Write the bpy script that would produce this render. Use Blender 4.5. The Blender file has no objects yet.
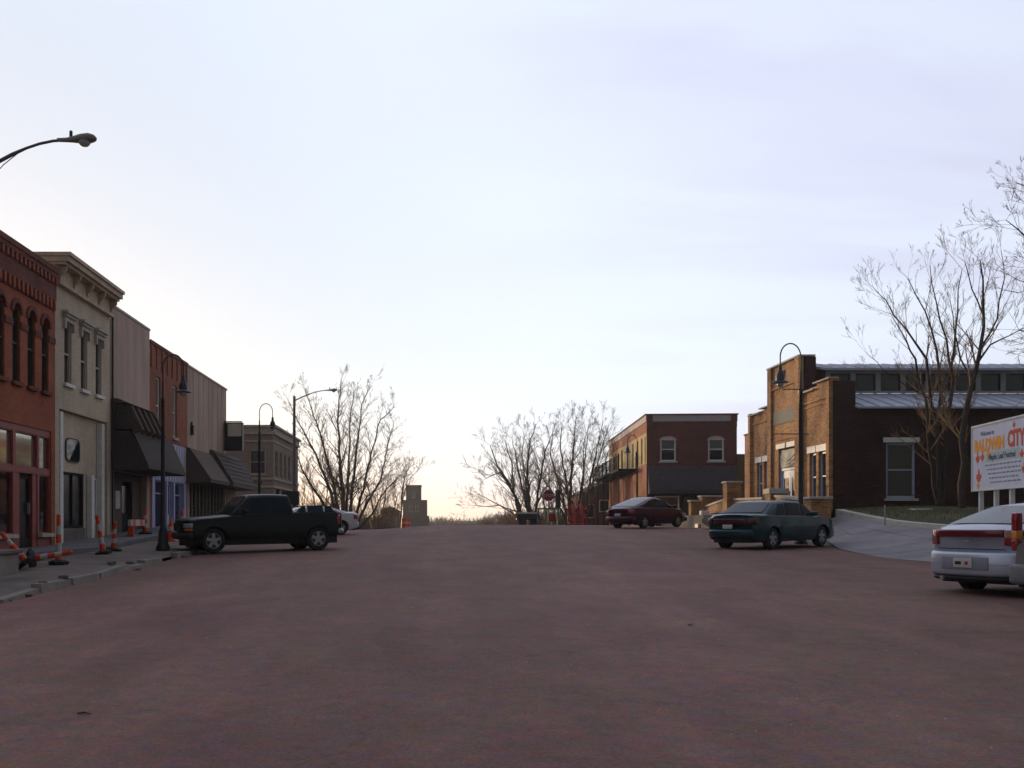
import bpy, bmesh, math, random
from mathutils import Vector, Matrix
R_ = math.radians
rnd = random.Random(7)
scene = bpy.context.scene
COL = scene.collection

# ---------------------------------------------------------------- camera
EYE = 1.6
cam = bpy.data.objects.new('camera', bpy.data.cameras.new('camera'))
COL.objects.link(cam); scene.camera = cam
cam.location = (0, 0, EYE); cam.rotation_euler = (R_(90), 0, 0)
cam.data.sensor_width = 36; cam.data.lens = 36
cam.data.shift_x = (512-435)/1024; cam.data.shift_y = (522-384)/1024
cam.data.clip_start = .1; cam.data.clip_end = 6000

# ---------------------------------------------------------------- light
SUN_AZ = 28.0      # degrees left of the street direction (+Y)
SUN_EL = 3.8
sdir = Vector((-math.sin(R_(SUN_AZ))*math.cos(R_(SUN_EL)), math.cos(R_(SUN_AZ))*math.cos(R_(SUN_EL)), math.sin(R_(SUN_EL))))
sl = bpy.data.lights.new('sun', 'SUN'); sl.energy = 3.2; sl.angle = R_(.6); sl.color = (1, .72, .42)
so = bpy.data.objects.new('sun', sl); COL.objects.link(so)
so.rotation_euler = sdir.to_track_quat('Z', 'Y').to_euler(); so.location = (0, 0, 30)

W = bpy.data.worlds.new('World'); scene.world = W; W.use_nodes = True
nt = W.node_tree; N = nt.nodes; LK = nt.links; N.clear()
def wn(t, **k):
    n = N.new(t)
    for a, b in k.items(): setattr(n, a, b)
    return n
out = wn('ShaderNodeOutputWorld'); add = wn('ShaderNodeAddShader')
bg1 = wn('ShaderNodeBackground'); bg2 = wn('ShaderNodeBackground')
sky = wn('ShaderNodeTexSky', sky_type='NISHITA', sun_disc=False, sun_elevation=R_(SUN_EL), sun_rotation=R_(-SUN_AZ))
sky.dust_density = .6; sky.air_density = 1
LK.new(sky.outputs[0], bg1.inputs[0]); bg1.inputs[1].default_value = .05
tc = wn('ShaderNodeTexCoord')
dot = wn('ShaderNodeVectorMath', operation='DOT_PRODUCT'); LK.new(tc.outputs['Generated'], dot.inputs[0]); dot.inputs[1].default_value = sdir
mr = wn('ShaderNodeMapRange', interpolation_type='SMOOTHSTEP'); LK.new(dot.outputs['Value'], mr.inputs[0])
mr.inputs[1].default_value = -.95; mr.inputs[2].default_value = .80
mr.inputs[3].default_value = .15; mr.inputs[4].default_value = .97
# thin high cloud: stretched noise on a plane projection
sep = wn('ShaderNodeSeparateXYZ'); LK.new(tc.outputs['Generated'], sep.inputs[0])
def wm(op, a, b=None):
    m = wn('ShaderNodeMath', operation=op)
    for i, v in enumerate((a, b)):
        if v is None: continue
        if isinstance(v, (int, float)): m.inputs[i].default_value = v
        else: LK.new(v, m.inputs[i])
    return m.outputs[0]
zz = wm('MAXIMUM', wm('ADD', sep.outputs[2], .12), .05)
cb = wn('ShaderNodeCombineXYZ'); LK.new(wm('DIVIDE', sep.outputs[0], zz), cb.inputs[0]); LK.new(wm('MULTIPLY', wm('DIVIDE', sep.outputs[1], zz), .9), cb.inputs[1])
mp = wn('ShaderNodeMapping'); mp.inputs['Rotation'].default_value = (0, 0, R_(25)); mp.inputs['Scale'].default_value = (.55, 1.5, 1)
LK.new(cb.outputs[0], mp.inputs[0])
nz = wn('ShaderNodeTexNoise'); nz.inputs['Scale'].default_value = 1.1; nz.inputs['Detail'].default_value = 4; nz.inputs['Roughness'].default_value = .5
nz.inputs['Distortion'].default_value = .35
LK.new(mp.outputs[0], nz.inputs[0])
cl = wn('ShaderNodeMapRange', interpolation_type='SMOOTHSTEP'); LK.new(nz.outputs[0], cl.inputs[0])
cl.inputs[1].default_value = .38; cl.inputs[2].default_value = .72; cl.inputs[3].default_value = 0; cl.inputs[4].default_value = 1
# far from the sun (and higher) the cloud turns lavender grey
fs = wn('ShaderNodeMapRange', interpolation_type='SMOOTHSTEP'); LK.new(dot.outputs['Value'], fs.inputs[0])
fs.inputs[1].default_value = .93; fs.inputs[2].default_value = .62; fs.inputs[3].default_value = 0; fs.inputs[4].default_value = 1
cf = wm('MULTIPLY', wm('ADD', wm('MULTIPLY', cl.outputs[0], .80), .22), fs.outputs[0])
mx = wn('ShaderNodeMix', data_type='RGBA'); LK.new(cf, mx.inputs[0])
mx.inputs[6].default_value = (.82, .895, 1.05, 1); mx.inputs[7].default_value = (.66, .66, .88, 1)
# warm low band near the horizon on the sun's side
wb = wn('ShaderNodeMapRange', interpolation_type='SMOOTHSTEP'); LK.new(sep.outputs[2], wb.inputs[0])
wb.inputs[1].default_value = .042; wb.inputs[2].default_value = -.01; wb.inputs[3].default_value = 0; wb.inputs[4].default_value = 1
ws = wn('ShaderNodeMapRange', interpolation_type='SMOOTHSTEP'); LK.new(dot.outputs['Value'], ws.inputs[0])
ws.inputs[1].default_value = .55; ws.inputs[2].default_value = .98; ws.inputs[3].default_value = 0; ws.inputs[4].default_value = .75
mx2 = wn('ShaderNodeMix', data_type='RGBA'); LK.new(wm('MULTIPLY', wb.outputs[0], ws.outputs[0]), mx2.inputs[0])
LK.new(mx.outputs[2], mx2.inputs[6]); mx2.inputs[7].default_value = (.96, .86, .68, 1)
nr = wn('ShaderNodeMapRange', interpolation_type='SMOOTHSTEP'); LK.new(dot.outputs['Value'], nr.inputs[0])
nr.inputs[1].default_value = .80; nr.inputs[2].default_value = 1.0; nr.inputs[3].default_value = 1.0; nr.inputs[4].default_value = .76
LK.new(mx2.outputs[2], bg2.inputs[0]); LK.new(wm('MULTIPLY', mr.outputs[0], nr.outputs[0]), bg2.inputs[1])
LK.new(bg1.outputs[0], add.inputs[0]); LK.new(bg2.outputs[0], add.inputs[1]); LK.new(add.outputs[0], out.inputs[0])

vs = scene.view_settings; vs.view_transform = 'Standard'; vs.look = 'None'; vs.gamma = 1; vs.exposure = 0
scene.cycles.max_bounces = 6; scene.cycles.use_denoising = True

# ---------------------------------------------------------------- materials
MATS = {}
def mat(name, c, rough=.8, var=.25, scale=3, bump=.15, metal=0, spec=.3, coat=0, c2=None, bscale=None, detail=6, streak=None, emit=0):
    if name in MATS: return MATS[name]
    m = bpy.data.materials.new(name); MATS[name] = m; m.use_nodes = True
    t = m.node_tree; n = t.nodes; b = n['Principled BSDF']
    b.inputs['Roughness'].default_value = rough; b.inputs['Metallic'].default_value = metal
    b.inputs['Specular IOR Level'].default_value = spec; b.inputs['Coat Weight'].default_value = coat; b.inputs['Coat Roughness'].default_value = .08
    if emit:
        b.inputs['Emission Color'].default_value = (*c, 1); b.inputs['Emission Strength'].default_value = emit
    if var <= 0 and bump <= 0:
        b.inputs['Base Color'].default_value = (*c, 1); return m
    tcn = n.new('ShaderNodeTexCoord'); src = tcn.outputs['Object']
    if streak:
        mpn = n.new('ShaderNodeMapping'); mpn.inputs['Scale'].default_value = streak; t.links.new(src, mpn.inputs[0]); src = mpn.outputs[0]
    no = n.new('ShaderNodeTexNoise'); no.inputs['Scale'].default_value = scale; no.inputs['Detail'].default_value = detail; no.inputs['Roughness'].default_value = .62
    t.links.new(src, no.inputs[0])
    r = n.new('ShaderNodeMapRange'); t.links.new(no.outputs[0], r.inputs[0]); r.inputs[1].default_value = .28; r.inputs[2].default_value = .72
    mixn = n.new('ShaderNodeMix'); mixn.data_type = 'RGBA'; t.links.new(r.outputs[0], mixn.inputs[0])
    d = c2 if c2 else tuple(x*(1-var) for x in c); u = c if c2 else tuple(min(1, x*(1+var*.6)) for x in c)
    mixn.inputs[6].default_value = (*d, 1); mixn.inputs[7].default_value = (*u, 1)
    t.links.new(mixn.outputs[2], b.inputs['Base Color'])
    if bump > 0:
        bn = n.new('ShaderNodeTexNoise'); bn.inputs['Scale'].default_value = bscale or scale*8; bn.inputs['Detail'].default_value = 3
        t.links.new(tcn.outputs['Object'], bn.inputs[0])
        bu = n.new('ShaderNodeBump'); bu.inputs['Strength'].default_value = bump; bu.inputs['Distance'].default_value = .02
        t.links.new(bn.outputs[0], bu.inputs['Height']); t.links.new(bu.outputs[0], b.inputs['Normal'])
    return m

def brick(name, c1, c2, mortar, size=.22, dirt=.4, bump=.5, streak=0, painted=False):
    if name in MATS: return MATS[name]
    m = bpy.data.materials.new(name); MATS[name] = m; m.use_nodes = True
    t = m.node_tree; n = t.nodes; L = t.links; b = n['Principled BSDF']; b.inputs['Roughness'].default_value = .88; b.inputs['Specular IOR Level'].default_value = .2
    tcn = n.new('ShaderNodeTexCoord'); s = n.new('ShaderNodeSeparateXYZ'); L.new(tcn.outputs['Object'], s.inputs[0])
    a = n.new('ShaderNodeMath'); a.operation = 'ADD'; L.new(s.outputs[0], a.inputs[0]); L.new(s.outputs[1], a.inputs[1])
    cmb = n.new('ShaderNodeCombineXYZ'); L.new(a.outputs[0], cmb.inputs[0]); L.new(s.outputs[2], cmb.inputs[1])
    br = n.new('ShaderNodeTexBrick'); L.new(cmb.outputs[0], br.inputs[0])
    br.inputs['Scale'].default_value = 1; br.inputs['Brick Width'].default_value = size; br.inputs['Row Height'].default_value = size*.35
    br.inputs['Mortar Size'].default_value = .006; br.inputs['Color1'].default_value = (*c1, 1); br.inputs['Color2'].default_value = (*c2, 1); br.inputs['Mortar'].default_value = (*mortar, 1)
    br.inputs['Bias'].default_value = 0
    no = n.new('ShaderNodeTexNoise'); no.inputs['Scale'].default_value = .9; no.inputs['Detail'].default_value = 7; no.inputs['Roughness'].default_value = .65
    mpn = n.new('ShaderNodeMapping'); mpn.inputs['Scale'].default_value = (1, 1, .35 if streak else 1); L.new(tcn.outputs['Object'], mpn.inputs[0]); L.new(mpn.outputs[0], no.inputs[0])
    r = n.new('ShaderNodeMapRange'); L.new(no.outputs[0], r.inputs[0]); r.inputs[1].default_value = .3; r.inputs[2].default_value = .7; r.inputs[3].default_value = 1-dirt; r.inputs[4].default_value = 1+dirt*.4
    vm = n.new('ShaderNodeVectorMath'); vm.operation = 'SCALE'; L.new(br.outputs[0], vm.inputs[0]); L.new(r.outputs[0], vm.inputs['Scale'])
    L.new(vm.outputs[0], b.inputs['Base Color'])
    bu = n.new('ShaderNodeBump'); bu.inputs['Strength'].default_value = bump; bu.inputs['Distance'].default_value = .01; bu.invert = True
    L.new(br.outputs['Fac'], bu.inputs['Height']); L.new(bu.outputs[0], b.inputs['Normal'])
    return m

# ---------------------------------------------------------------- mesh builder
class MB:
    def __init__(s, T=None): s.v = []; s.f = []; s.T = T
    def add(s, vs, fs):
        o = len(s.v)
        for p in vs:
            p = tuple(p)
            s.v.append(s.T(*p) if s.T else p)
        s.f += [tuple(o+i for i in q) for q in fs]
        return s
    def box(s, x0, x1, y0, y1, z0, z1):
        return s.add([(x, y, z) for x in (x0, x1) for y in (y0, y1) for z in (z0, z1)],
                     [(0,1,3,2), (4,6,7,5), (0,4,5,1), (2,3,7,6), (0,2,6,4), (1,5,7,3)])
    def quad(s, a, b, c, d): return s.add([a, b, c, d], [(0,1,2,3)])
    def poly(s, pts): return s.add(pts, [tuple(range(len(pts)))])
    def prism(s, pts, off):
        n = len(pts); o = Vector(off); a = [Vector(p) for p in pts]
        return s.add(a+[p+o for p in a], [tuple(range(n)), tuple(range(2*n-1, n-1, -1))]+[(i, (i+1)%n, (i+1)%n+n, i+n) for i in range(n)])
    def tube(s, pts, rad, n=8, cap=True):
        pts = [Vector(p) for p in pts]
        if not isinstance(rad, (list, tuple)): rad = [rad]*len(pts)
        rings = []; prev = None
        for i, p in enumerate(pts):
            t = (pts[min(i+1, len(pts)-1)]-pts[max(i-1, 0)])
            if t.length < 1e-9: t = Vector((0, 0, 1))
            t.normalize()
            if prev is None:
                u = t.orthogonal().normalized()
            else:
                u = prev - t*prev.dot(t)
                u = u.normalized() if u.length > 1e-6 else t.orthogonal().normalized()
            prev = u; w = t.cross(u)
            rings += [p+(u*math.cos(2*math.pi*k/n)+w*math.sin(2*math.pi*k/n))*rad[i] for k in range(n)]
        fs = []
        for i in range(len(pts)-1):
            for k in range(n):
                fs.append((i*n+k, i*n+(k+1)%n, (i+1)*n+(k+1)%n, (i+1)*n+k))
        if cap:
            fs.append(tuple(range(n-1, -1, -1))); fs.append(tuple((len(pts)-1)*n+k for k in range(n)))
        return s.add(rings, fs)
    def lathe(s, prof, c=(0,0,0), n=16, axis='z', cap=True):
        vs = []
        for r, h in prof:
            for k in range(n):
                a = 2*math.pi*k/n; p = (r*math.cos(a), r*math.sin(a), h)
                if axis == 'y': p = (p[0], p[2], p[1])
                vs.append((p[0]+c[0], p[1]+c[1], p[2]+c[2]))
        fs = [(i*n+k, i*n+(k+1)%n, (i+1)*n+(k+1)%n, (i+1)*n+k) for i in range(len(prof)-1) for k in range(n)]
        if cap: fs += [tuple(range(n-1, -1, -1)), tuple((len(prof)-1)*n+k for k in range(n))]
        return s.add(vs, fs)
    def grid(s, rows, close=False):
        n = len(rows[0]); vs = [p for r in rows for p in r]
        fs = [(i*n+k, i*n+k+1, (i+1)*n+k+1, (i+1)*n+k) for i in range(len(rows)-1) for k in range(n-1)]
        return s.add(vs, fs)
    def mesh(s, name, m=None, off=(0,0,0), smooth=None, bevel=0):
        me = bpy.data.meshes.new(name)
        me.from_pydata([(a-off[0], b-off[1], c-off[2]) for a, b, c in s.v], [], s.f)
        bm = bmesh.new(); bm.from_mesh(me)
        bmesh.ops.remove_doubles(bm, verts=bm.verts, dist=.0002)
        bmesh.ops.recalc_face_normals(bm, faces=bm.faces)
        if bevel:
            es = [e for e in bm.edges if len(e.link_faces) == 2 and e.calc_face_angle(0) > R_(30)]
            bmesh.ops.bevel(bm, geom=es, offset=bevel, segments=2, affect='EDGES', profile=.5, clamp_overlap=True)
        bm.to_mesh(me); bm.free()
        if smooth is not None:
            me.polygons.foreach_set('use_smooth', [True]*len(me.polygons)); me.set_sharp_from_angle(angle=R_(smooth))
        if m: me.materials.append(m)
        return me
def wloc(p):
    v = Vector((0,0,0))
    while p: v += p.location; p = p.parent
    return v
def part(name, mb, m, parent, smooth=None, label=None, local=False, bevel=0, kind=None):
    off = (0,0,0) if local or parent is None else wloc(parent)
    o = bpy.data.objects.new(name, mb.mesh(name, m, off, smooth, bevel) if isinstance(mb, MB) else mb)
    COL.objects.link(o); o.parent = parent
    if label: o['label'] = label
    if kind: o['kind'] = kind
    return o
def thing(name, label, cat, loc=(0,0,0), rz=0, group=None):
    o = bpy.data.objects.new(name, None); COL.objects.link(o); o.location = loc; o.rotation_euler = (0,0,rz)
    o['label'] = label; o['category'] = cat; o.empty_display_size = .3
    if group: o['group'] = group
    return o
def single(name, mb, m, label, cat, loc, group=None, smooth=None, rz=0, local=False, bevel=0):
    o = bpy.data.objects.new(name, mb.mesh(name, m, (0,0,0) if local else loc, smooth, bevel)); COL.objects.link(o); o.location = loc
    o.rotation_euler = (0,0,rz)
    o['label'] = label; o['category'] = cat
    if group: o['group'] = group
    return o
def struct(name, mb, m, kind='structure', smooth=None):
    o = bpy.data.objects.new(name, mb.mesh(name, m, (0,0,0), smooth)); COL.objects.link(o); o['kind'] = kind; return o
def copy_tree(root, loc, rz=None, label=None, group=None):
    def cp(o, par):
        c = o.copy(); COL.objects.link(c); c.parent = par
        for ch in [k for k in kids.get(o, [])]: cp(ch, c)
        return c
    kids = {}
    for o in COL.objects:
        if o.parent: kids.setdefault(o.parent, []).append(o)
    r = cp(root, None); r.location = loc
    if rz is not None: r.rotation_euler = (0,0,rz)
    if label: r['label'] = label
    if group: r['group'] = group
    return r
def lerp(a, b, t): return a+(b-a)*t
def interp(tab, x):
    if x <= tab[0][0]: return tab[0][1]
    for (a, b), (c, d) in zip(tab, tab[1:]):
        if x <= c: return lerp(b, d, (x-a)/(c-a)) if c > a else d
    return tab[-1][1]
def frange(a, b, st):
    n = max(1, int(round((b-a)/st))); return [a+(b-a)*i/n for i in range(n+1)]
def PX(x, d): return (x-435)/1024*d        # photograph column -> world X at depth d
def PZ(y, d): return EYE+(522-y)/1024*d    # photograph row -> world Z at depth d

# common materials
M_red = brick('red_painted_brick', (.37,.10,.048), (.29,.078,.038), (.24,.10,.06), dirt=.3)
M_dred = brick('dark_red_brick', (.20,.058,.034), (.15,.045,.030), (.13,.08,.065), dirt=.35)
M_gold = brick('tan_brown_brick', (.46,.225,.08), (.26,.115,.045), (.46,.34,.22), dirt=.45, size=.24)  # dark second brick tone and dirt mottle also paint in tree shade
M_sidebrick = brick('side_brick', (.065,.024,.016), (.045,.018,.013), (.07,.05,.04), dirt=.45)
M_white = brick('white_painted_brick', (.56,.45,.33), (.49,.39,.29), (.44,.35,.26), dirt=.25, streak=1)
M_stucco = mat('grey_stucco', (.43,.31,.25), .9, .30, 1.0, .25, streak=(1,1,.3), bscale=25)
M_stucco2 = mat('panelled_grey_stucco', (.41,.30,.23), .9, .28, 1.2, .25, streak=(1,1,.2), bscale=25)
M_buff = brick('buff_brick', (.34,.235,.15), (.29,.19,.12), (.3,.25,.2), dirt=.2)
M_redb = brick('orange_red_brick', (.34,.10,.045), (.26,.075,.035), (.22,.13,.10), dirt=.3)
M_trimw = mat('white_trim', (.62,.60,.56), .6, .15, 4, .1)
M_stone = mat('stone_trim', (.42,.38,.32), .85, .2, 5, .3)
M_shing = mat('dark_shingle', (.070,.055,.046), .9, .5, 9, .6, streak=(1,1,6))
M_shing2 = mat('brown_shingle', (.125,.085,.068), .9, .45, 9, .6, streak=(1,1,6))
M_glass = mat('window_glass', (.012,.014,.016), .04, 0, 1, 0, spec=.8)
M_glassr = mat('old_reflective_glass', (.42,.42,.34), .05, .1, 2, .02, metal=.75, spec=.8, bscale=1.5)
M_glassd = mat('dim_window_glass', (.02,.022,.022), .18, 0, 1, 0, spec=.45)
M_dark = mat('dark_interior', (.012,.011,.010), .9, 0, 1, 0)
M_iron = mat('black_iron', (.012,.012,.013), .45, .3, 8, .05, spec=.4)
M_irond = mat('rusted_iron', (.012,.010,.009), .9, .3, 8, .05, spec=.1)
M_galv = mat('galvanised_metal', (.26,.27,.29), .5, .2, 5, .05, metal=.4)
M_rib = mat('metal_roof', (.36,.38,.44), .55, .15, 2, .05, metal=.15)
M_wood = mat('brown_wood', (.075,.048,.034), .75, .35, 6, .2, streak=(4,4,.6))
M_redp = mat('red_paint', (.24,.045,.03), .55, .25, 5, .08)
M_blue = mat('periwinkle_paint', (.30,.31,.50), .6, .12, 4, .05)
M_conc = mat('concrete', (.23,.195,.17), .9, .3, 1.6, .35, bscale=30)
M_concd = mat('old_concrete', (.15,.118,.10), .95, .45, 1.1, .4, bscale=22)
M_or = mat('orange_plastic', (.60,.06,.012), .5, .15, 8, .03)
M_wht = mat('white_reflective', (.42,.38,.36), .5, .15, 8, .03)
M_rub = mat('black_rubber', (.018,.018,.018), .85, .3, 12, .2)
M_bark = mat('grey_brown_bark', (.060,.043,.031), .95, .4, 6, .6)
M_twig = mat('twig', (.25,.155,.075), .95, .3, 6, 0)

# ---------------------------------------------------------------- ground
def dip(x, y):
    f = lambda t: min(1, max(0, t))**2*(3-2*min(1, max(0, t)))
    return -.25*f((y-31)/13)*f((1-x)/5)*(1-f((y-60)/18))
def RZ(y):
    if y < -80: return -2.24
    if y < 45: return .028*y
    t = y-45
    if t < 24: return .028*y-.00125*t*t if False else 1.26+.028*t-.00125*t*t
    z = 1.26+.028*24-.00125*576
    u = t-24
    sl = .028-.0025*24
    if u < 60: return z+sl*u
    return max(z+sl*60+sl*(1-math.exp(-(u-60)/30))*30, -3.0)
ys = frange(-80, 42, 6)+frange(44, 76, 1)+frange(80, 160, 5)+frange(180, 500, 40)+[700, 1000, 1600]
xs = frange(-600, -60, 60)+frange(-50, 50, 5)+frange(60, 600, 60)
g = MB(); g.grid([[(x, y, RZ(y)-.16+dip(x, y)*1.2) for x in xs] for y in ys])
M_ground = mat('dry_ground', (.12,.095,.055), .95, .5, .5, .5, c2=(.06,.06,.028), bscale=12)
struct('ground', g, M_ground, smooth=60)

# road surface
def road_mat():
    m = bpy.data.materials.new('worn_reddish_asphalt'); m.use_nodes = True; t = m.node_tree; n = t.nodes; L = t.links; b = n['Principled BSDF']
    tcn = n.new('ShaderNodeTexCoord')
    def noise(sc, det, mapsc=None, rough=.6):
        q = n.new('ShaderNodeTexNoise'); q.inputs['Scale'].default_value = sc; q.inputs['Detail'].default_value = det; q.inputs['Roughness'].default_value = rough
        if mapsc:
            k = n.new('ShaderNodeMapping'); k.inputs['Scale'].default_value = mapsc; L.new(tcn.outputs['Object'], k.inputs[0]); L.new(k.outputs[0], q.inputs[0])
        else: L.new(tcn.outputs['Object'], q.inputs[0])
        return q.outputs[0]
    def mrn(s, a, b_, c, d):
        q = n.new('ShaderNodeMapRange'); L.new(s, q.inputs[0]); q.inputs[1].default_value = a; q.inputs[2].default_value = b_; q.inputs[3].default_value = c; q.inputs[4].default_value = d; return q.outputs[0]
    def mul(a, b_):
        q = n.new('ShaderNodeMath'); q.operation = 'MULTIPLY'; L.new(a, q.inputs[0]); L.new(b_, q.inputs[1]); return q.outputs[0]
    big = mrn(noise(.16, 5, (1, .35, 1)), .3, .7, .80, 1.18)       # tyre-worn lanes and patches along the street
    mid = mrn(noise(1.3, 6, (1, .6, 1)), .3, .7, .84, 1.14)
    fine = mrn(noise(38, 4, None, .8), .25, .75, .60, 1.45)
    fac = mul(mul(big, mid), fine)
    hue = mrn(noise(.35, 4), .35, .65, 0, 1)
    mixn = n.new('ShaderNodeMix'); mixn.data_type = 'RGBA'; L.new(hue, mixn.inputs[0])
    mixn.inputs[6].default_value = (.168,.088,.078, 1); mixn.inputs[7].default_value = (.176,.102,.080, 1)
    def node(t_, **k):
        q = n.new(t_)
        for kk, v in k.items(): setattr(q, kk, v)
        return q
    # mineral speckle: every stone a little redder, greyer or greener
    vo = node('ShaderNodeTexNoise'); vo.inputs['Scale'].default_value = 6; vo.inputs['Detail'].default_value = 5; vo.inputs['Roughness'].default_value = .85; L.new(tcn.outputs['Object'], vo.inputs[0])
    sc_ = node('ShaderNodeVectorMath', operation='MULTIPLY_ADD'); L.new(vo.outputs['Color'], sc_.inputs[0]); sc_.inputs[1].default_value = (1.9, 1.3, 1.9); sc_.inputs[2].default_value = (.05, .35, .05)
    m0 = node('ShaderNodeVectorMath', operation='MULTIPLY'); L.new(mixn.outputs[2], m0.inputs[0]); L.new(sc_.outputs[0], m0.inputs[1])
    # hairline cracks, seams and drips
    ve = node('ShaderNodeTexVoronoi', feature='DISTANCE_TO_EDGE'); ve.inputs['Scale'].default_value = .33
    wv = node('ShaderNodeTexNoise'); wv.inputs['Scale'].default_value = 1.2; wv.inputs['Detail'].default_value = 5; L.new(tcn.outputs['Object'], wv.inputs[0])
    wa = node('ShaderNodeVectorMath', operation='MULTIPLY_ADD'); L.new(wv.outputs['Color'], wa.inputs[0]); wa.inputs[1].default_value = (1.2, 1.2, 0); L.new(tcn.outputs['Object'], wa.inputs[2]); L.new(wa.outputs[0], ve.inputs[0])
    crack = mrn(ve.outputs['Distance'], .001, .007, .86, 1)
    stain = mrn(noise(.9, 3, (1, .8, 1)), .64, .80, 1, .80)
    lanes = mrn(noise(.55, 3, (1, .03, 1)), .35, .68, .90, 1.12)
    fac = mul(mul(mul(fac, crack), stain), lanes)
    # washed-in dirt along the right-hand parking bays
    sx_ = node('ShaderNodeSeparateXYZ'); L.new(tcn.outputs['Object'], sx_.inputs[0])
    dirt = mul(mrn(noise(.8, 5, (.45, 1.6, 1)), .50, .66, 0, .75), mrn(sx_.outputs[0], 3.5, 7.5, 0, 1))
    md = node('ShaderNodeMix', data_type='RGBA'); L.new(dirt, md.inputs[0]); L.new(m0.outputs[0], md.inputs[6]); md.inputs[7].default_value = (.125, .080, .048, 1)
    vm = n.new('ShaderNodeVectorMath'); vm.operation = 'SCALE'; L.new(md.outputs[2], vm.inputs[0]); L.new(fac, vm.inputs['Scale'])
    L.new(vm.outputs[0], b.inputs['Base Color'])
    b.inputs['Roughness'].default_value = .82; b.inputs['Specular IOR Level'].default_value = .15
    bu = n.new('ShaderNodeBump'); bu.inputs['Strength'].default_value = .55; bu.inputs['Distance'].default_value = .012
    L.new(fine, bu.inputs['Height']); L.new(bu.outputs[0], b.inputs['Normal'])
    return m
M_road = road_mat()
def sst(t): t = min(1, max(0, t)); return t*t*(3-2*t)
def crown(x): return .06*(1-((x-2.6)/9.2)**2)
ry = frange(-60, 42, 3)+frange(43, 80, 1)
r = MB(); r.grid([[(x, y, RZ(y)+crown(x)-.03+dip(x, y)) for x in frange(-6.5, 11.9, .8)] for y in ry])
struct('road', r, M_road, smooth=60)
r = MB(); r.grid([[(x, y, RZ(y)+.0) for x in (-2.5, 2, 6.5)] for y in frange(80.02, 160, 4)+frange(180, 500, 40)]); struct('far_road', r, M_road, smooth=60)
r = MB(); r.grid([[(x, y, RZ(y)-.03+dip(x, y)) for x in list(frange(-90, -6.52, 4))] for y in frange(55.5, 70, 1)])
r.grid([[(x, y, RZ(y)-.03) for x in list(frange(11.92, 100, 4))] for y in frange(60, 71, 1)]); struct('cross_street', r, M_road, smooth=60)

# left pavement in two tiers
def lowz(y): return RZ(y)+.09
def upz(y): return .93 if y < 27 else .93+.0418*(y-27)
jr = random.Random(3)
g = MB()
for a, b in zip(frange(-40, 54, 1.5), frange(-40, 54, 1.5)[1:]):      # kerb stones with joints
    e = jr.uniform(-.05, .01); e2 = jr.uniform(-.04, .02); tl = jr.uniform(-.025, .025); gp = jr.choice((.01, .02, .05, .12))
    if jr.random() < .12 and 14 < a < 34: continue
    g.prism([(-6.38+e2, a+.01, RZ(a)-.45), (-6.38+e2, b-gp, RZ(b)-.45), (-6.43+e2, b-gp, lowz(b)+.0+e+tl), (-6.43+e2, a+.01, lowz(a)+.0+e-tl)], (-.17, 0, 0))
struct('kerb', g, M_conc)
g = MB(); yy = frange(-40, 54, .6)
rows = [[(x, y, lowz(y)+jr.uniform(-.02, .015)-(.05 if x == -6.57 else 0)) for x in (-6.57, -6.9, -7.3, -7.7, -8.1, -8.5, -8.9)] for y in yy]; g.grid(rows)
struct('pavement', g, M_concd)
g = MB(); yy = frange(21.2, 54, 1.2)
for a, b in zip(yy, yy[1:]):
    for x0, x1 in ((-8.9, -9.7), (-9.71, -10.62)):
        g.prism([(x0, a+.006, upz(a)), (x0, b-.006, upz(b)), (x0, b-.006, upz(b)-.55), (x0, a+.006, upz(a)-.55)], (x1-x0, 0, 0))
struct('raised_pavement', g, mat('blue_grey_concrete', (.13,.12,.125), .9, .35, 1.5, .3, bscale=25))
g = MB(); g.prism([(-8.9, -40, RZ(-40)+.1), (-8.9, 21.1, RZ(21.1)+.1), (-8.9, 21.1, -3), (-8.9, -40, -3)], (-1.8, 0, 0)); struct('near_pavement', g, M_concd)

# right side: concrete apron, lawn, walks
E = [(11.75,-40),(11.75,0),(11.7,14),(11.75,24),(11.2,25.8),(11.7,29.6),(12.6,33),(14.1,37.5),(14.2,58)]
K = [(15.6,-40,-.6),(15.6,0,.55),(15.6,14,.95),(15.4,24,1.15),(15.2,27.5,1.27),(15.1,30.7,1.40),(15.0,33.6,1.52),(15.0,38.2,1.95),(15.0,40.3,2.0)]
def Ex(y): return interp([(b, a) for a, b in E], y)
def Kx(y): return interp([(b,a) for a,b,c in K], y)
def Kz(y): return interp([(b,c) for a,b,c in K], y)
g = MB(); yy = frange(-39, 37.5, 1.5)
def apz(y, t):
    a = RZ(y)+crown(11.7)-.02; return a+(Kz(y)-a)*(max(0, t)**1.2)
def apx(x, y): return apz(y, (x-11.7)/(Kx(y)-11.7))
ap_ = struct('concrete_apron', MB().grid([[(lerp(11.7, Kx(y), t), y, apz(y, t)-.045) for t in (0, .1, .3, .6, 1)] for y in yy]), M_concd, smooth=60)
jr2 = random.Random(8)
M_slab = mat('pale_concrete', (.215,.195,.20), .9, .3, .9, .35, bscale=25, c2=None)
for y0_, y1_ in zip(yy, yy[1:]):
    if y0_ < 8: continue
    for t0_, t1_ in ((0.0, .34), (.345, .67), (.675, 1)):
        e_ = jr2.uniform(-.006, .006); sb_ = MB()
        sb_.grid([[(lerp(Ex(y), Kx(y), t)+0, y, apx(lerp(Ex(y), Kx(y), t), y)+e_) for t in (t0_, (t0_+t1_)/2, t1_)] for y in (y0_+.008, (y0_+y1_)/2, y1_-.008)])
        part('slab', sb_, M_slab, ap_)
g = MB(); pp = [(Kx(y)+.1, y, Kz(y)) for y in frange(-40, 38.2, 1.4)]
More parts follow.
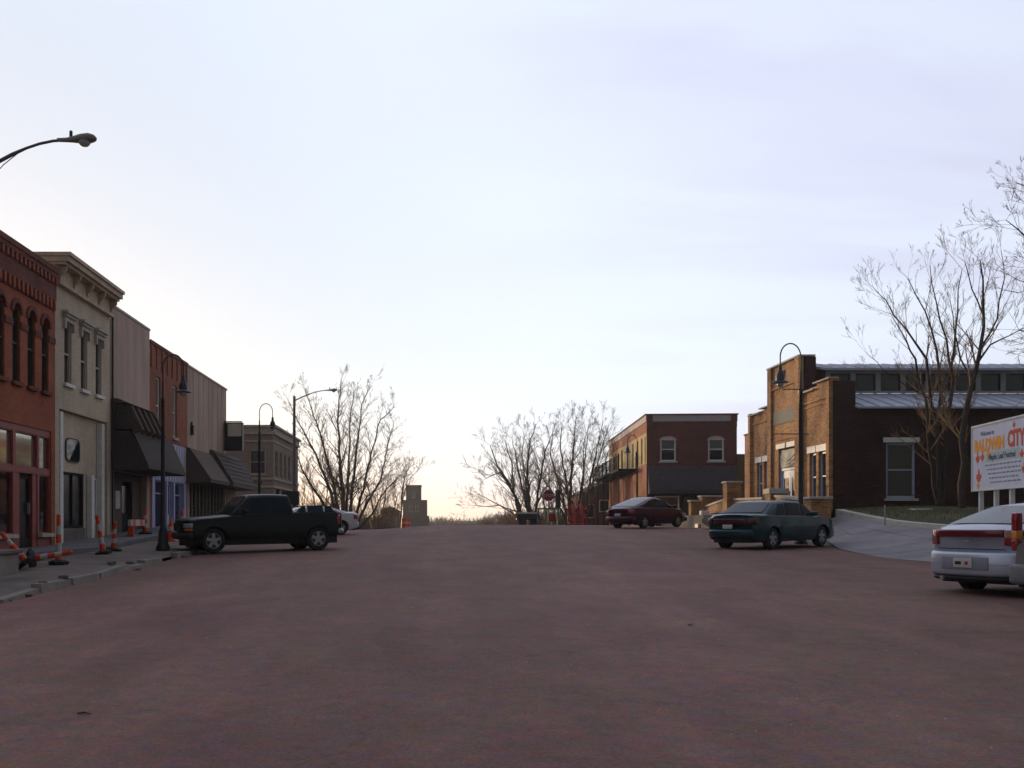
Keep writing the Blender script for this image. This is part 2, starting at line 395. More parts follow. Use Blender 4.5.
for a, b in zip(pp, pp[1:]):
    w = .16; g.add([(a[0]-w, a[1]+.01, a[2]-.3), (a[0]+w, a[1]+.01, a[2]-.3), (a[0]+w, a[1]+.01, a[2]+.13), (a[0]-w, a[1]+.01, a[2]+.12),
                    (b[0]-w, b[1]-.01, b[2]-.3), (b[0]+w, b[1]-.01, b[2]-.3), (b[0]+w, b[1]-.01, b[2]+.13), (b[0]-w, b[1]-.01, b[2]+.12)],
                   [(0,1,2,3),(4,7,6,5),(0,4,5,1),(1,5,6,2),(2,6,7,3),(3,7,4,0)])
struct('lawn_kerb', g, M_stone)
def lawnz(x, y):
    z = Kz(y)+.10; t = min(1, max(0, (x-Kx(y))/3.5)); return z+(.10+max(0, 1.85-Kz(y))*.55)*t+.04*math.sin(x*1.3+y*.7)
g = MB(); g.grid([[(x if x > Kx(y)+.2 else Kx(y)+.2, y, lawnz(max(x, Kx(y)+.2), y)) for x in frange(15.2, 60, .9)] for y in frange(-40, 41.1, 1.1)])
M_lawn = mat('winter_lawn', (.085,.070,.026), .95, .5, 1.5, .6, c2=(.035,.045,.016), bscale=40)
struct('lawn', g, M_lawn, smooth=60)
# grass blades on the lawn near its kerb
g = MB(); gr = random.Random(5)
for i in range(9000):
    y = gr.uniform(14, 41); x = Kx(y)+.3+gr.uniform(0, 1)**1.5*9
    z = lawnz(x, y)-.01; h = gr.uniform(.03, .09); a = gr.uniform(0, 6.28); w = .012
    g.add([(x-w*math.cos(a), y-w*math.sin(a), z), (x+w*math.cos(a), y+w*math.sin(a), z), (x+gr.uniform(-.03,.03), y+gr.uniform(-.03,.03), z+h)], [(0,1,2)])
me = bpy.data.meshes.new('grass'); me.from_pydata(g.v, [], g.f); me.materials.append(mat('grass_blade', (.10,.085,.03), .9, .4, 3, 0, c2=(.05,.06,.02)))
o = bpy.data.objects.new('grass', me); COL.objects.link(o); o['kind'] = 'stuff'
# plaza slab in front of the hall and corner slab
g = MB(); g.box(12.6, 16.1, 40.4, 53.5, 1.0, 1.93); g.box(11.9, 12.58, 36.1, 57, .4, 1.26+.05); g.box(12.6, 16, 53.52, 57, .5, 1.50); g.box(12.6,14.88,36.1,40.38,.4,1.3)
struct('plaza', g, M_concd)
g = MB(); g.box(6.7, 20, 71.2, 130, -3, 1.22); struct('corner_slab', g, M_conc)
g = MB(); g.box(-30, -8.6, 71, 130, -3, 1.2); struct('far_pavement', g, M_concd)
# ---------------------------------------------------------------- wall helpers
def wallgrid(mb, u0, u1, z0, z1, ops, depth=.22, w=0):
    us = sorted({u0, u1}|{min(max(o[k], u0), u1) for o in ops for k in (0, 1)}); zs = sorted({z0, z1}|{min(max(o[k], z0), z1) for o in ops for k in (2, 3)})
    for a, b in zip(us, us[1:]):
        for c, d in zip(zs, zs[1:]):
            m = ((a+b)/2, (c+d)/2)
            if any(o[0] < m[0] < o[1] and o[2] < m[1] < o[3] for o in ops): continue
            mb.quad((a, c, w), (b, c, w), (b, d, w), (a, d, w))
    for o in ops:
        a, b, c, d = o[:4]
        mb.quad((a, c, w), (a, d, w), (a, d, w-depth), (a, c, w-depth)); mb.quad((b, c, w), (b, d, w), (b, d, w-depth), (b, c, w-depth))
        mb.quad((a, c, w), (b, c, w), (b, c, w-depth), (a, c, w-depth)); mb.quad((a, d, w), (b, d, w), (b, d, w-depth), (a, d, w-depth))
def TL(X): return lambda u, v, w: (X+w, u, v)        # faces +X (left side of the street)
def TRt(X): return lambda u, v, w: (X-w, u, v)       # faces -X (right side)
def TC(Y): return lambda u, v, w: (u, Y-w, v)        # faces the camera (-Y)
def B(T, *args):                                     # box in facade coordinates u0,u1,v0,v1,w0,w1
    m = MB(T)
    for a in args: m.box(a[0], a[1], a[2], a[3], a[4], a[5])
    return m
def window(T, par, a, b, c, d, fm, gm, w=-.14, fr=.06, mull=0, rails=(), sill=None, hood=None, label=None):
    """frame and panes inside opening a..b, c..d"""
    f = MB(T); f.box(a+.002, a+fr, c+.002, d-.002, w-.05, w+.05); f.box(b-fr, b-.002, c+.002, d-.002, w-.05, w+.05)
    f.box(a+fr, b-fr, d-fr, d-.002, w-.05, w+.05); f.box(a+fr, b-fr, c+.002, c+fr, w-.05, w+.05)
    us = [a+fr]+[a+(b-a)*(i+1)/(mull+1) for i in range(mull)]+[b-fr]; zs = [c+fr]+list(rails)+[d-fr]
    for u in us[1:-1]: f.box(u-.02, u+.02, c+fr, d-fr, w-.035, w+.035)
    for z in rails: f.box(a+fr, b-fr, z-.025, z+.025, w-.04, w+.045)
    fo = part('window', f, fm, par, label=label)
    for i in range(len(us)-1):
        for j in range(len(zs)-1):
            p = MB(T); p.box(us[i]-.005, us[i+1]+.005, zs[j]-.005, zs[j+1]+.005, w-.025, w-.012); part('pane', p, gm, fo)
    if sill: part('sill', B(T, (a-.08, b+.08, c-.10, c-.003, -.05, .09)), sill, fo)
    return fo
def archfill(mb, a, b, d, rise, w0, w1, n=8):
    """spandrels that turn the top of a rectangular opening into an arch"""
    c = (a+b)/2; hw = (b-a)/2
    pts = [(c+hw*math.cos(math.pi*i/n), d-rise+rise*math.sin(math.pi*i/n)) for i in range(n+1)]
    L = [p for p in pts if p[0] <= c+1e-6]; Rr = [p for p in pts if p[0] >= c-1e-6]
    mb.prism([(p[0], p[1], w0) for p in Rr]+[(b, d, w0)], (0, 0, w1-w0))
    mb.prism([(p[0], p[1], w0) for p in reversed(L)]+[(a, d, w0)], (0, 0, w1-w0))
def archring(mb, a, b, d, rise, wd, w0, w1, n=8):
    c = (a+b)/2; hw = (b-a)/2
    pi = [(c+hw*math.cos(math.pi*i/n), d-rise+rise*math.sin(math.pi*i/n)) for i in range(n+1)]
    po = [(c+(hw+wd)*math.cos(math.pi*i/n), d-rise+(rise+wd)*math.sin(math.pi*i/n)) for i in range(n+1)]
    for i in range(n):
        mb.prism([(*pi[i], w0), (*pi[i+1], w0), (*po[i+1], w0), (*po[i], w0)], (0, 0, w1-w0))
def textmesh(body, size, m, M4, ext=.004, align='CENTER', bold=0, sx=1):
    cu = bpy.data.curves.new('lettering', 'FONT'); cu.body = body; cu.size = size; cu.extrude = ext; cu.align_x = align; cu.offset = bold; cu.resolution_u = 2
    o = bpy.data.objects.new('tmp', cu); COL.objects.link(o); dg = bpy.context.evaluated_depsgraph_get(); dg.update()
    me = bpy.data.meshes.new_from_object(o.evaluated_get(dg)); bpy.data.objects.remove(o)
    me.transform(M4 @ Matrix.Diagonal((sx, 1, 1, 1))); me.materials.clear(); me.materials.append(m); return me

# ================================================================ LEFT ROW
XF = -10.5; T = TL(XF)
# ---- near red brick building
b1 = thing('brick_commercial_building', 'two-storey red brick building with corbelled cornice and tall arched upper windows, nearest on the left', 'building', (XF, 18.6, .93))
y0, y1 = 16.0, 28.28
win = []; u = 27.58
while u > y0+.5: win.append((u-.24, u+.24)); u -= .95
ops = [(a, b, 5.12, 7.10) for a, b in win]
sf = (y0+.35, 28.02, .93, 4.07)
wl = MB(T); wallgrid(wl, y0, y1, .93, 7.42, ops, .12) if False else None
wallgrid(wl, y0, y1, .93, 7.42, ops+[sf], .16)
wl.box(y0, y1, .93, 8.3, -.5, -.30); wl.box(y1-.02, y1+.004, .93, 7.42, -.5, -.002)
for a, b in win: archfill(wl, a, b, 7.10, .24, -.005, -.16)
part('wall', wl, M_red, b1)
part('body', B(T, (y0-.01, y1+.005, .93, 8.2, -20, -.52)), M_dred, b1)
sb = MB(T)
for a, b in win: archring(sb, a, b, 7.10, .24, .12, .0, .05)
e = y0
for a, b in reversed(win): sb.box(e, a-.002, 6.50, 6.66, .0, .03); e = b+.002
sb.box(e, y1, 6.50, 6.66, 0, .03)
part('string_course', sb, M_dred, b1)
for a, b in win: window(T, b1, a, b, 5.12, 7.10, M_wood, M_glassd, -.10, .035, 0, (6.1,), M_dred)
c = MB(T); c.box(y0, y1, 7.42, 7.70, 0, .03); c.box(y0, y1, 7.70, 8.12, 0, .05); c.box(y0, y1, 8.30, 8.42, 0, .12); c.box(y0, y1, 8.42, 8.56, -.4, .15)
c.box(y0, y1, 8.12, 8.30, 0, .06)
cor = part('cornice', c, M_dred, b1)
d = B(T, (0, .12, 7.44, 7.68, .031, .09)); me = d.mesh('dentil', M_red, (XF, 18.6, .93))
k = 0
for uu in frange(y0+.1, y1-.25, .27):
    o = part('dentil', me, M_red, cor); o.location = (0, uu-y0*0, 0)
d = B(T, (0, .13, 8.13, 8.295, .061, .115)); me = d.mesh('dentil', M_red, (XF, 18.6, .93))
for uu in frange(y0+.05, y1-.2, .27):
    o = part('dentil', me, M_red, cor); o.location = (0, uu, 0)
# storefront
bays = [(27.25, 27.95, 'w'), (25.72, 27.12, 'd'), (24.05, 25.55, 'w'), (22.3, 23.9, 'w'), (20.6, 22.15, 'd'), (18.8, 20.45, 'w'), (16.5, 18.65, 'w')]
sfm = MB(T); edges = sorted({e for b in bays for e in b[:2]}|{sf[0], sf[1]})
for a, b, k in bays: pass
posts = [(27.95, 28.018), (27.12, 27.25), (25.55, 25.72), (23.9, 24.05), (22.15, 22.3), (20.45, 20.6), (18.65, 18.8), (16.352, 16.5)]
for a, b in posts: sfm.box(a, b, .932, 4.068, -.15, -.03)
for a, b, k in bays:
    sfm.box(a, b, 3.90, 4.068, -.18, -.03); sfm.box(a, b, 2.86, 3.02, -.18, -.03)
    if k == 'w': sfm.box(a, b, .932, 1.30, -.18, -.03)
part('storefront_frame', sfm, M_redp, b1)
for a, b, k in bays:
    window(T, b1, a, b, 3.02, 3.90, M_redp, M_glassr, -.10, .03)
    if k == 'w':
        window(T, b1, a, b, 1.30, 2.86, M_redp, M_glass, -.10, .03, sill=M_stone)
    else:
        f = B(T, (a, a+.28, .932, 2.86, -.18, -.05), (b-.28, b, .932, 2.86, -.18, -.05)); part('door_surround', f, M_redp, b1)
        dr = part('door', B(T, (a+.28, a+.38, .96, 2.84, -.19, -.12), (b-.38, b-.28, .96, 2.84, -.19, -.12), (a+.38, b-.38, 2.72, 2.84, -.19, -.12), (a+.38, b-.38, .96, 1.2, -.19, -.12)), M_dark, b1)
        part('pane', B(T, (a+.38, b-.38, 1.2, 2.72, -.17, -.15)), M_glassd, dr); part('handle', B(T, (b-.45, b-.42, 1.8, 2.1, -.13, -.06)), M_galv, dr)

# ---- white painted brick building
b2 = thing('painted_brick_building', 'off-white painted brick building with bracketed cornice and three hooded upper windows', 'building', (XF, 28.3, .98))
y0, y1 = 28.3, 33.1
win = [(29.0, 29.58), (30.36, 30.92), (31.68, 32.24)]
ops = [(a, b, 5.55, 7.28) for a, b in win]; rec = (28.62, 32.80, .98, 4.78)
wl = MB(T); wallgrid(wl, y0, y1, .98, 8.2, ops+[rec], .30); wl.box(y0, y1, .98, 8.95, -.9, -.302); wl.box(y0-.004, y0+.02, 7.4, 8.94, -.9, -.002)
part('wall', wl, M_white, b2)
part('body', B(T, (y0+.01, y1+.005, .98, 8.4, -20, -.92)), M_dred, b2)
for a, b in win:
    w = window(T, b2, a, b, 5.55, 7.28, M_stone, M_glassd, -.10, .04, 0, (6.4,), M_trimw)
    h = MB(T); h.box(a-.14, b+.14, 7.42, 7.50, .0, .12); h.box(a-.10, b+.10, 7.30, 7.42, 0, .07); h.box(a-.18, b+.18, 7.50, 7.58, 0, .18)
    h.box(a-.12, a-.02, 7.08, 7.30, 0, .08); h.box(b+.02, b+.12, 7.08, 7.30, 0, .08)
    part('window_hood', h, M_stone, b2)
c = MB(T); c.box(y0+.02, y1-.02, 8.20, 8.29, 0, .14); c.box(y0+.02, y1-.02, 8.29, 8.72, 0, .06)
c.box(y0-.03, y1+.02, 8.72, 8.80, -.5, .30); c.box(y0-.06, y1+.04, 8.80, 8.95, -.55, .40); c.box(y0-.09, y1+.06, 8.95, 9.05, -.60, .46)
cor = part('cornice', c, mat('weathered_cornice', (.48,.36,.25), .8, .3, 4, .2), b2)
me = MB(T).prism([(0, 8.30, .06), (0, 8.715, .06), (0, 8.715, .27), (0, 8.60, .26), (0, 8.45, .12), (0, 8.32, .10)], (.10, 0, 0)).mesh('bracket', MATS['weathered_cornice'], (XF, 28.3, .98))
for uu in (28.42, 29.55, 30.65, 31.75, 32.9):
    o = part('bracket', me, None, cor); o.location = (0, uu, 0)
# recess: panel with oval-cornered sign window, columns, dark doorway
part('storefront_panel', B(T, (28.63, 32.79, 3.05, 4.77, -.30, -.16), (28.63, 29.25, .98, 3.05, -.30, -.17), (31.1, 32.79, .98, 3.05, -.30, -.17)), M_white, b2)
part('column', B(T, (28.66, 28.9, .99, 4.70, -.16, .02)), M_trimw, b2, bevel=.02)
part('column', B(T, (31.35, 31.6, .99, 3.04, -.165, -.0)), M_trimw, b2, bevel=.02)
part('column', B(T, (32.25, 32.5, .99, 4.70, -.16, .02)), M_trimw, b2, bevel=.02)
part('lower_wall', B(T, (29.26, 31.09, .98, 1.42, -.28, -.12)), M_concd, b2)
window(T, b2, 29.3, 31.05, 1.44, 3.03, M_dark, M_glassd, -.22, .05, 1)
window(T, b2, 28.98, 29.22, 1.6, 2.95, M_trimw, M_glass, -.15, .03)
window(T, b2, 31.68, 32.1, 1.6, 2.95, M_trimw, M_glass, -.15, .04)
pm = MB(T); cc = (30.08, 3.70); pts = []
for i in range(20):
    a = 2*math.pi*i/20; ca, sa = math.cos(a), math.sin(a)
    pts.append((cc[0]+.60*abs(ca)**.45*(1 if ca > 0 else -1), cc[1]+.36*abs(sa)**.45*(1 if sa > 0 else -1), -.158))
pm.prism(pts, (0, 0, .03)); fr = part('oval_window', pm, M_iron, b2)
part('pane', MB(T).prism([(cc[0]+(p[0]-cc[0])*.9, cc[1]+(p[1]-cc[1])*.88, -.127) for p in pts], (0, 0, .006)), M_glass, fr)

# ---- grey stucco building with dark shingled mansard canopy
b3 = thing('stucco_building', 'blank grey stucco building with dark shingled mansard canopy over its shopfront', 'building', (XF, 33.12, 1.2))
y0, y1 = 33.12, 37.68
wl = MB(T); wallgrid(wl, y0, y1, 1.1, 8.62, [(33.5, 37.3, 1.12, 3.3)], .5); wl.box(y0, y1, 1.1, 8.5, -.8, -.502)
part('wall', wl, M_stucco, b3); part('body', B(T, (y0+.01, y1, 1.1, 8.3, -20, -.82)), M_dred, b3)
part('coping', B(T, (y0, y1, 8.622, 8.70, -.4, .03)), M_stone, b3)
part('shopfront_wall', B(T, (33.52, 35.0, 1.12, 3.28, -.5, -.2), (36.2, 37.28, 1.12, 3.28, -.5, -.2), (35.0, 36.2, 3.0, 3.28, -.5, -.2)), M_wood, b3)
dr = part('door', B(T, (35.02, 36.18, 1.14, 2.99, -.40, -.34)), M_dark, b3); part('pane', B(T, (35.2, 36.0, 1.9, 2.85, -.338, -.33)), M_glassd, dr)
part('notice', B(T, (34.25, 34.75, 2.05, 2.65, -.198, -.185)), M_wht, b3)
prof = [(0, 4.6), (.62, 4.55), (1.18, 3.46), (1.22, 3.34), (1.1, 3.30), (0, 3.30)]
cn = MB(T).prism([(33.25, z, w) for w, z in prof], (4.9, 0, 0)); cp = part('canopy', cn, M_shing, b3)
part('canopy_dormer', MB(T).prism([(33.27, z, w) for w, z in ((0, 5.45), (.48, 5.45), (.64, 4.62), (0, 4.62))], (3.1, 0, 0)), M_shing, cp)
part('dormer_roof', MB(T).prism([(33.22, z, w) for w, z in ((0, 5.62), (.2, 5.62), (.56, 5.46), (0, 5.46))], (3.2, 0, 0)), M_shing2, cp)
me = MB(T).prism([(0, 5.43, .50), (0, 4.62, .66), (0, 4.52, .72), (0, 4.62, .98), (0, 5.40, .60)], (.16, 0, 0)).mesh('batten', M_shing2, (XF, 33.12, 1.2))
for uu in frange(33.4, 36.2, .7):
    o = part('batten', me, None, cp); o.location = (0, uu, 0)
for k in range(7):     # shingle courses
    t0 = k/7; z = lerp(4.6, 3.46, t0); w = lerp(.66, 1.18, t0)
    part('shingle_course', MB(T).prism([(33.24, z, w+.0), (33.24, z-.02, w+.035), (33.24, z-.19, w+.095), (33.24, z-.19, w+.05)], (4.92, 0, 0)), M_shing, cp)

part('downpipe', MB(T).tube([(33.2, 8.3, .05), (33.2, 5.0, .05), (33.2, 1.3, .05)], .035, 6), M_iron, b3)
# ---- red brick with narrow windows and periwinkle shopfront
b4 = thing('narrow_window_building', 'orange-red brick building with narrow upper windows and a periwinkle blue shopfront', 'building', (XF, 37.7, 1.3))
y0, y1 = 37.7, 43.4
win = [(38.55, 39.2), (41.0, 41.65)]
ops = [(a, b, 5.0, 7.1) for a, b in win]; sf = (37.95, 43.15, 1.3, 4.75)
wl = MB(T); wallgrid(wl, y0, y1, 1.3, 8.2, ops+[sf], .3); wl.box(y0, y1, 1.3, 8.1, -.6, -.302); part('wall', wl, M_redb, b4)
part('body', B(T, (y0+.01, y1, 1.3, 8.0, -20, -.62)), M_dred, b4)
part('coping', B(T, (y0, y1, 8.202, 8.33, -.4, .05)), M_dred, b4)
for a, b in win:
    window(T, b4, a, b, 5.0, 7.1, M_trimw, M_glass, -.12, .08, 0, (6.02,), M_stone)
me = B(T, (0, .16, 7.35, 8.20, .0, .04)).mesh('pilaster_strip', M_redb, (XF, 37.7, 1.3))
for uu in frange(37.8, 43.15, .76):
    o = part('pilaster_strip', me, None, b4); o.location = (0, uu, 0)
for a, b in ((37.96, 38.35), (40.0, 40.2), (41.1, 41.3), (42.8, 43.14)): part('shopfront_post', B(T, (a, b, 1.32, 3.2, -.28, .02)), M_blue, b4)
sg = part('fascia', B(T, (37.96, 43.14, 3.2, 4.74, -.28, -.02)), M_blue, b4)
me = B(T, (0, .07, 3.25, 4.70, -.02, .012)).mesh('fascia_strip', M_trimw, (XF, 37.7, 1.3))
for uu in frange(38.05, 43.0, .42):
    o = part('fascia_strip', me, None, sg); o.location = (0, uu, 0)
for a, b in ((38.35, 40.0), (41.3, 42.8)): window(T, b4, a, b, 1.32, 3.2, M_blue, M_glass, -.2, .06, 0, (2.7,))
dr = part('door', B(T, (40.2, 41.1, 1.33, 3.19, -.22, -.16)), M_trimw, b4); part('pane', B(T, (40.3, 41.0, 1.9, 3.1, -.158, -.15)), M_glass, dr)

# ---- panelled stucco with two shingle awnings
b5 = thing('panelled_building', 'long grey panelled building above brown shingle awnings, far end of the two-storey row', 'building', (XF, 43.42, 1.5))
y0, y1 = 43.42, 51.5
wl = MB(T); wallgrid(wl, y0, y1, 1.5, 8.22, [(43.8, 51.2, 1.52, 3.55)], .4); wl.box(y0, y1, 1.5, 8.1, -.7, -.402); part('wall', wl, M_stucco2, b5)
part('body', B(T, (y0+.01, y1, 1.5, 8.1, -20, -.72)), M_dred, b5); part('end_wall', B(T, (y1+.002, y1+.12, 1.0, 8.15, -20, -.05)), M_dred, b5)
part('coping', B(T, (y0, y1+.12, 8.222, 8.30, -.4, .04)), M_stone, b5)
me = B(T, (0, .03, 4.6, 8.2, 0, .012)).mesh('panel_rib', M_stucco2, (XF, 43.42, 1.5))
for uu in frange(44.4, 51.4, 1.0): o = part('panel_rib', me, None, b5); o.location = (0, uu, 0)
part('shopfront_wall', B(T, (43.82, 51.18, 1.52, 3.53, -.40, -.22)), M_wood, b5)
me = B(T, (0, .12, 1.53, 3.5, -.21, -.08)).mesh('post', mat('pale_wood_post', (.15,.115,.085), .7, .3, 5, .1), (XF, 43.42, 1.5))
for uu in frange(43.85, 51.0, .72): o = part('post', me, None, b5); o.location = (0, uu, 0)
for a, b in ((44.1,44.5), (44.75,45.2), (46.2,46.7), (48.4,48.8)): window(T, b5, a, b, 2.1, 3.3, M_wood, M_glassd, -.15, .04)
for ya, yb, zt in ((43.3, 47.25, 4.78),):
    aw = part('awning', MB(T).prism([(ya, zt, 0), (ya, zt-.05, .12), (ya, 3.42, 1.02), (ya, 3.28, 1.02), (ya, 3.25, 0)], (yb-ya, 0, 0)), M_shing2, b5)
    for k in range(7):
        t0 = k/7; z = lerp(zt-.05, 3.42, t0); w = lerp(.12, 1.02, t0)
        part('shingle_course', MB(T).prism([(ya-.02, z, w), (ya-.02, z-.02, w+.03), (ya-.02, z-.2, w+.16), (ya-.02, z-.2, w+.11)], (yb-ya+.04, 0, 0)), M_shing2, aw)
wlp = part('wall_lamp', B(T, (43.95, 44.15, 5.35, 5.75, .0, .14)), M_iron, b5); part('bracket', B(T, (44.0, 44.1, 5.75, 5.9, 0, .08)), M_iron, wlp)
# one-storey annexe with the second awning
b6 = thing('low_shop_building', 'one-storey shop at the end of the row with a brown shingle awning', 'building', (XF, 51.7, 1.5))
part('wall', B(T, (51.65, 54.0, 1.3, 4.9, -14, 0)), M_buff, b6)
ya, yb, zt = 47.7, 54.05, 5.0
aw = part('awning', MB(T).prism([(ya, zt, 0.01), (ya, zt-.05, .15), (ya, 3.42, 1.10), (ya, 3.26, 1.10), (ya, 3.24, 0.01)], (yb-ya, 0, 0)), M_shing2, b6)
for k in range(7):
    t0 = k/7; z = lerp(zt-.05, 3.42, t0); w = lerp(.15, 1.10, t0)
    part('shingle_course', MB(T).prism([(ya-.02, z, w), (ya-.02, z-.02, w+.03), (ya-.02, z-.2, w+.16), (ya-.02, z-.2, w+.11)], (yb-ya+.04, 0, 0)), M_shing, aw)
# projecting sign
ps = thing('projecting_sign', 'white box sign with dark lower half projecting from the far grey facade', 'sign', (XF, 50.9, 5.3))
part('sign_box', MB().box(XF+.05, XF+.95, 50.8, 51.1, 5.15, 6.55), M_iron, ps)
part('sign_face', MB().box(XF+.22, XF+.90, 50.785, 50.799, 5.85, 6.48), mat('cream_sign_face', (.55,.50,.38), .5, .15, 4, 0), ps)
part('bracket', MB().tube([(XF, 50.95, 6.6), (XF+.9, 50.95, 6.6)], .025), M_iron, ps)

# ---- beige corner building past the cross street
BX = -12.0; T2 = TL(BX); T3 = TC(75.9)
b7 = thing('beige_corner_building', 'two-storey beige brick corner building past the cross street, with a moulded cornice', 'building', (BX, 75.9, 1.0))
M_beige = brick('beige_brick', (.25,.185,.135), (.21,.15,.11), (.22,.17,.13), dirt=.2)
M_beiget = mat('beige_trim', (.36,.29,.22), .8, .2, 4, .1)
wf = [(76.9+k*2.25, 78.05+k*2.25) for k in range(5)]
wl = MB(T2); wallgrid(wl, 75.9, 89.7, .6, 8.1, [(a, b, 5.0, 7.0) for a, b in wf]+[(77.2, 79.0, 1.0, 4.1), (80.2, 82.2, 1.0, 4.1), (83.5, 88.8, 1.0, 4.1)], .25)
part('wall', wl, M_beige, b7)
wl = MB(T3); wallgrid(wl, -34, BX-.002, .6, 8.1, [(-13.75, -12.55, 5.15, 6.95), (-19, -17.8, 5.15, 6.95), (-24, -22.8, 5.15, 6.95)], .25)
part('side_wall', wl, M_beige, b7)
part('body', MB().box(-34, BX-.26, 76.16, 89.7, .6, 8.3), M_dark, b7)
for a, b in wf: window(T2, b7, a, b, 5.0, 7.0, M_beiget, M_glassd, -.12, .08, 0, (6.0,))
for a, b in ((-13.75, -12.55), (-19, -17.8), (-24, -22.8)): window(T3, b7, a, b, 5.15, 6.95, M_beiget, M_glassd, -.12, .09, 0, (6.05,), M_beiget)
for a, b in ((77.2, 79.0), (80.2, 82.2), (83.5, 88.8)): window(T2, b7, a, b, 1.0, 4.1, M_dark, M_glassd, -.12, .09, 1, (3.2,))
c = MB()
for z0, z1, w in ((8.1, 8.25, .18), (8.25, 8.62, .10), (8.62, 8.78, .28), (7.55, 7.65, .06), (4.75, 4.88, .08), (4.15, 4.3, .10)):
    c.box(-34, BX+w, 75.9-w, 89.7+w*.5, z0, z1)
part('cornice', c, M_beiget, b7)
f = MB(T3)
for k in range(6): f.box(-15.6+k*.5, -15.35+k*.5, 4.42, 4.62, 0, .05)
part('frieze_block', f, M_dark, b7)
# ================================================================ RIGHT SIDE
# ---- brick hall with stepped parapet
HX = 16.0; T = TRt(HX)
h = thing('brick_hall', 'tan brick hall with a stepped parapet front, white lintels and a long clerestory roof', 'building', (HX, 46.5, 1.93))
z0 = 1.90
LW = (1.95, 4.52)
wops = [(41.55, 42.72), (43.0, 43.75), (48.45, 49.6), (50.05, 50.85)]; door = (45.15, 47.4)
M_win = mat('pale_blue_paint', (.34,.38,.48), .5, .1, 5, .05)
def hallwall(u0, u1, top, ops, w, bands):
    m = MB(T); wallgrid(m, u0, u1, z0, top, ops, .3, w)
    m.box(u0+.03, u1-.03, z0, top-.01, w-.6, w-.302)
    return m
part('wing_wall', hallwall(41.2, 44.5, 7.30, [(a, b, LW[0] + .35, LW[1]) for a, b in wops[:2]], 0, 0), M_gold, h)
part('wing_wall', hallwall(48.6, 51.8, 7.05, [(a, b, LW[0] + .35, LW[1]) for a, b in ((48.95, 49.75), (50.1, 50.85))], 0, 0), M_gold, h)
wops = [wops[0], wops[1], (48.95, 49.75), (50.1, 50.85)]
part('centre_wall', hallwall(44.5, 48.6, 8.80, [(*door, z0+.02, 4.95), (46.4, 46.9, 8.15, 8.5)], .10, 0), M_gold, h)
pl = MB(T)
for a, b, t, w in ((44.45, 44.95, 8.80, .22), (48.15, 48.65, 8.80, .22), (41.19, 41.5, 7.30, .16), (51.5, 51.82, 7.05, .16)):
    pl.box(a, b, z0, t, 0, w)
part('pilaster', pl, M_gold, h)
bd = MB(T); bd.box(41.5, 44.45, 6.65, 6.72, 0, .06); bd.box(41.5, 44.45, 6.45, 6.52, 0, .04); bd.box(48.65, 51.5, 6.45, 6.52, 0, .06)
bd.box(44.95, 48.15, 7.75, 7.83, .1, .17); bd.box(44.95, 48.15, 5.35, 5.40, .1, .14)
part('brick_band', bd, M_gold, h)
cp = MB(T); cp.box(41.14, 42.9, 7.38, 7.44, -.22, .19); cp.box(42.9, 44.44, 7.14, 7.20, -.22, .19)
cp.box(44.4, 48.7, 8.802, 8.87, -.5, .25); cp.box(48.71, 50.1, 7.10, 7.16, -.22, .18); cp.box(50.1, 51.9, 6.92, 6.98, -.22, .18)
part('coping', cp, M_stone, h)
st = MB(T); st.box(41.2, 42.89, 7.30, 7.38, -.3, 0.002); part('parapet_step', st, M_gold, h)
part('name_panel', B(T, (45.1, 48.0, 6.1, 6.7, .101, .13)), mat('grey_green_stone', (.13,.13,.11), .8, .25, 5, .2), h)
vw = part('vent', B(T, (46.4, 46.9, 8.15, 8.5, -.05, .02)), M_dark, h)
for a, b in wops:
    part('lintel', B(T, (a-.1, b+.1, LW[1]+.005, LW[1]+.28, 0, .08)), M_trimw, h)
    window(T, h, a, b, LW[0] + .35, LW[1], M_win, M_glass, -.15, .09, 0, (3.5,), M_trimw)
part('lintel', B(T, (door[0]-.1, 46.1, 4.96, 5.18, .1, .19)), M_trimw, h); part('lintel', B(T, (46.3, door[1]+.1, 4.96, 5.18, .1, .19)), M_trimw, h)
dm = mat('pale_blue_door', (.42,.45,.55), .5, .12, 4, .05)
ds = part('entrance', B(T, (door[0], door[0]+.1, z0+.02, 4.94, -.2, 0), (door[1]-.1, door[1], z0+.02, 4.94, -.2, 0), (door[0]+.1, door[1]-.1, 3.95, 4.05, -.2, 0)), M_win, h)
for a, b in ((door[0]+.1, 46.27), (46.29, door[1]-.1)):
    dr = part('door', B(T, (a, b, z0+.03, 3.94, -.12, -.06)), dm, h)
    part('pane', B(T, (a+.2, b-.2, 2.75, 3.6, -.058, -.05)), M_glass, dr)
    part('panel', B(T, (a+.18, b-.18, 2.1, 2.6, -.06, -.035)), dm, dr)
    part('handle', B(T, (a+.08, a+.12, 2.7, 3.0, -.06, .0)), M_iron, dr)
# draped banner with dark curved strokes over the door
bn = part('banner', MB(T).grid([[(lerp(door[0]+.02, door[1]-.02, i/12), lerp(4.08, 4.9, j/6), -.0+.05*math.sin(i*1.1)*math.sin(j*.6)) for i in range(13)] for j in range(7)]), mat('cream_cloth', (.60,.56,.44), .9, .1, 3, .1), h)
for k, (za, sg) in enumerate(((4.62, .22), (4.42, .18), (4.24, .10))):
    m = MB(T)
    m.tube([(lerp(door[0]+.25, door[1]-.35, t), za-sg*math.sin(t*math.pi), .07) for t in [i/10 for i in range(11)]], .022, 5)
    part('banner_stroke', m, M_iron, bn)
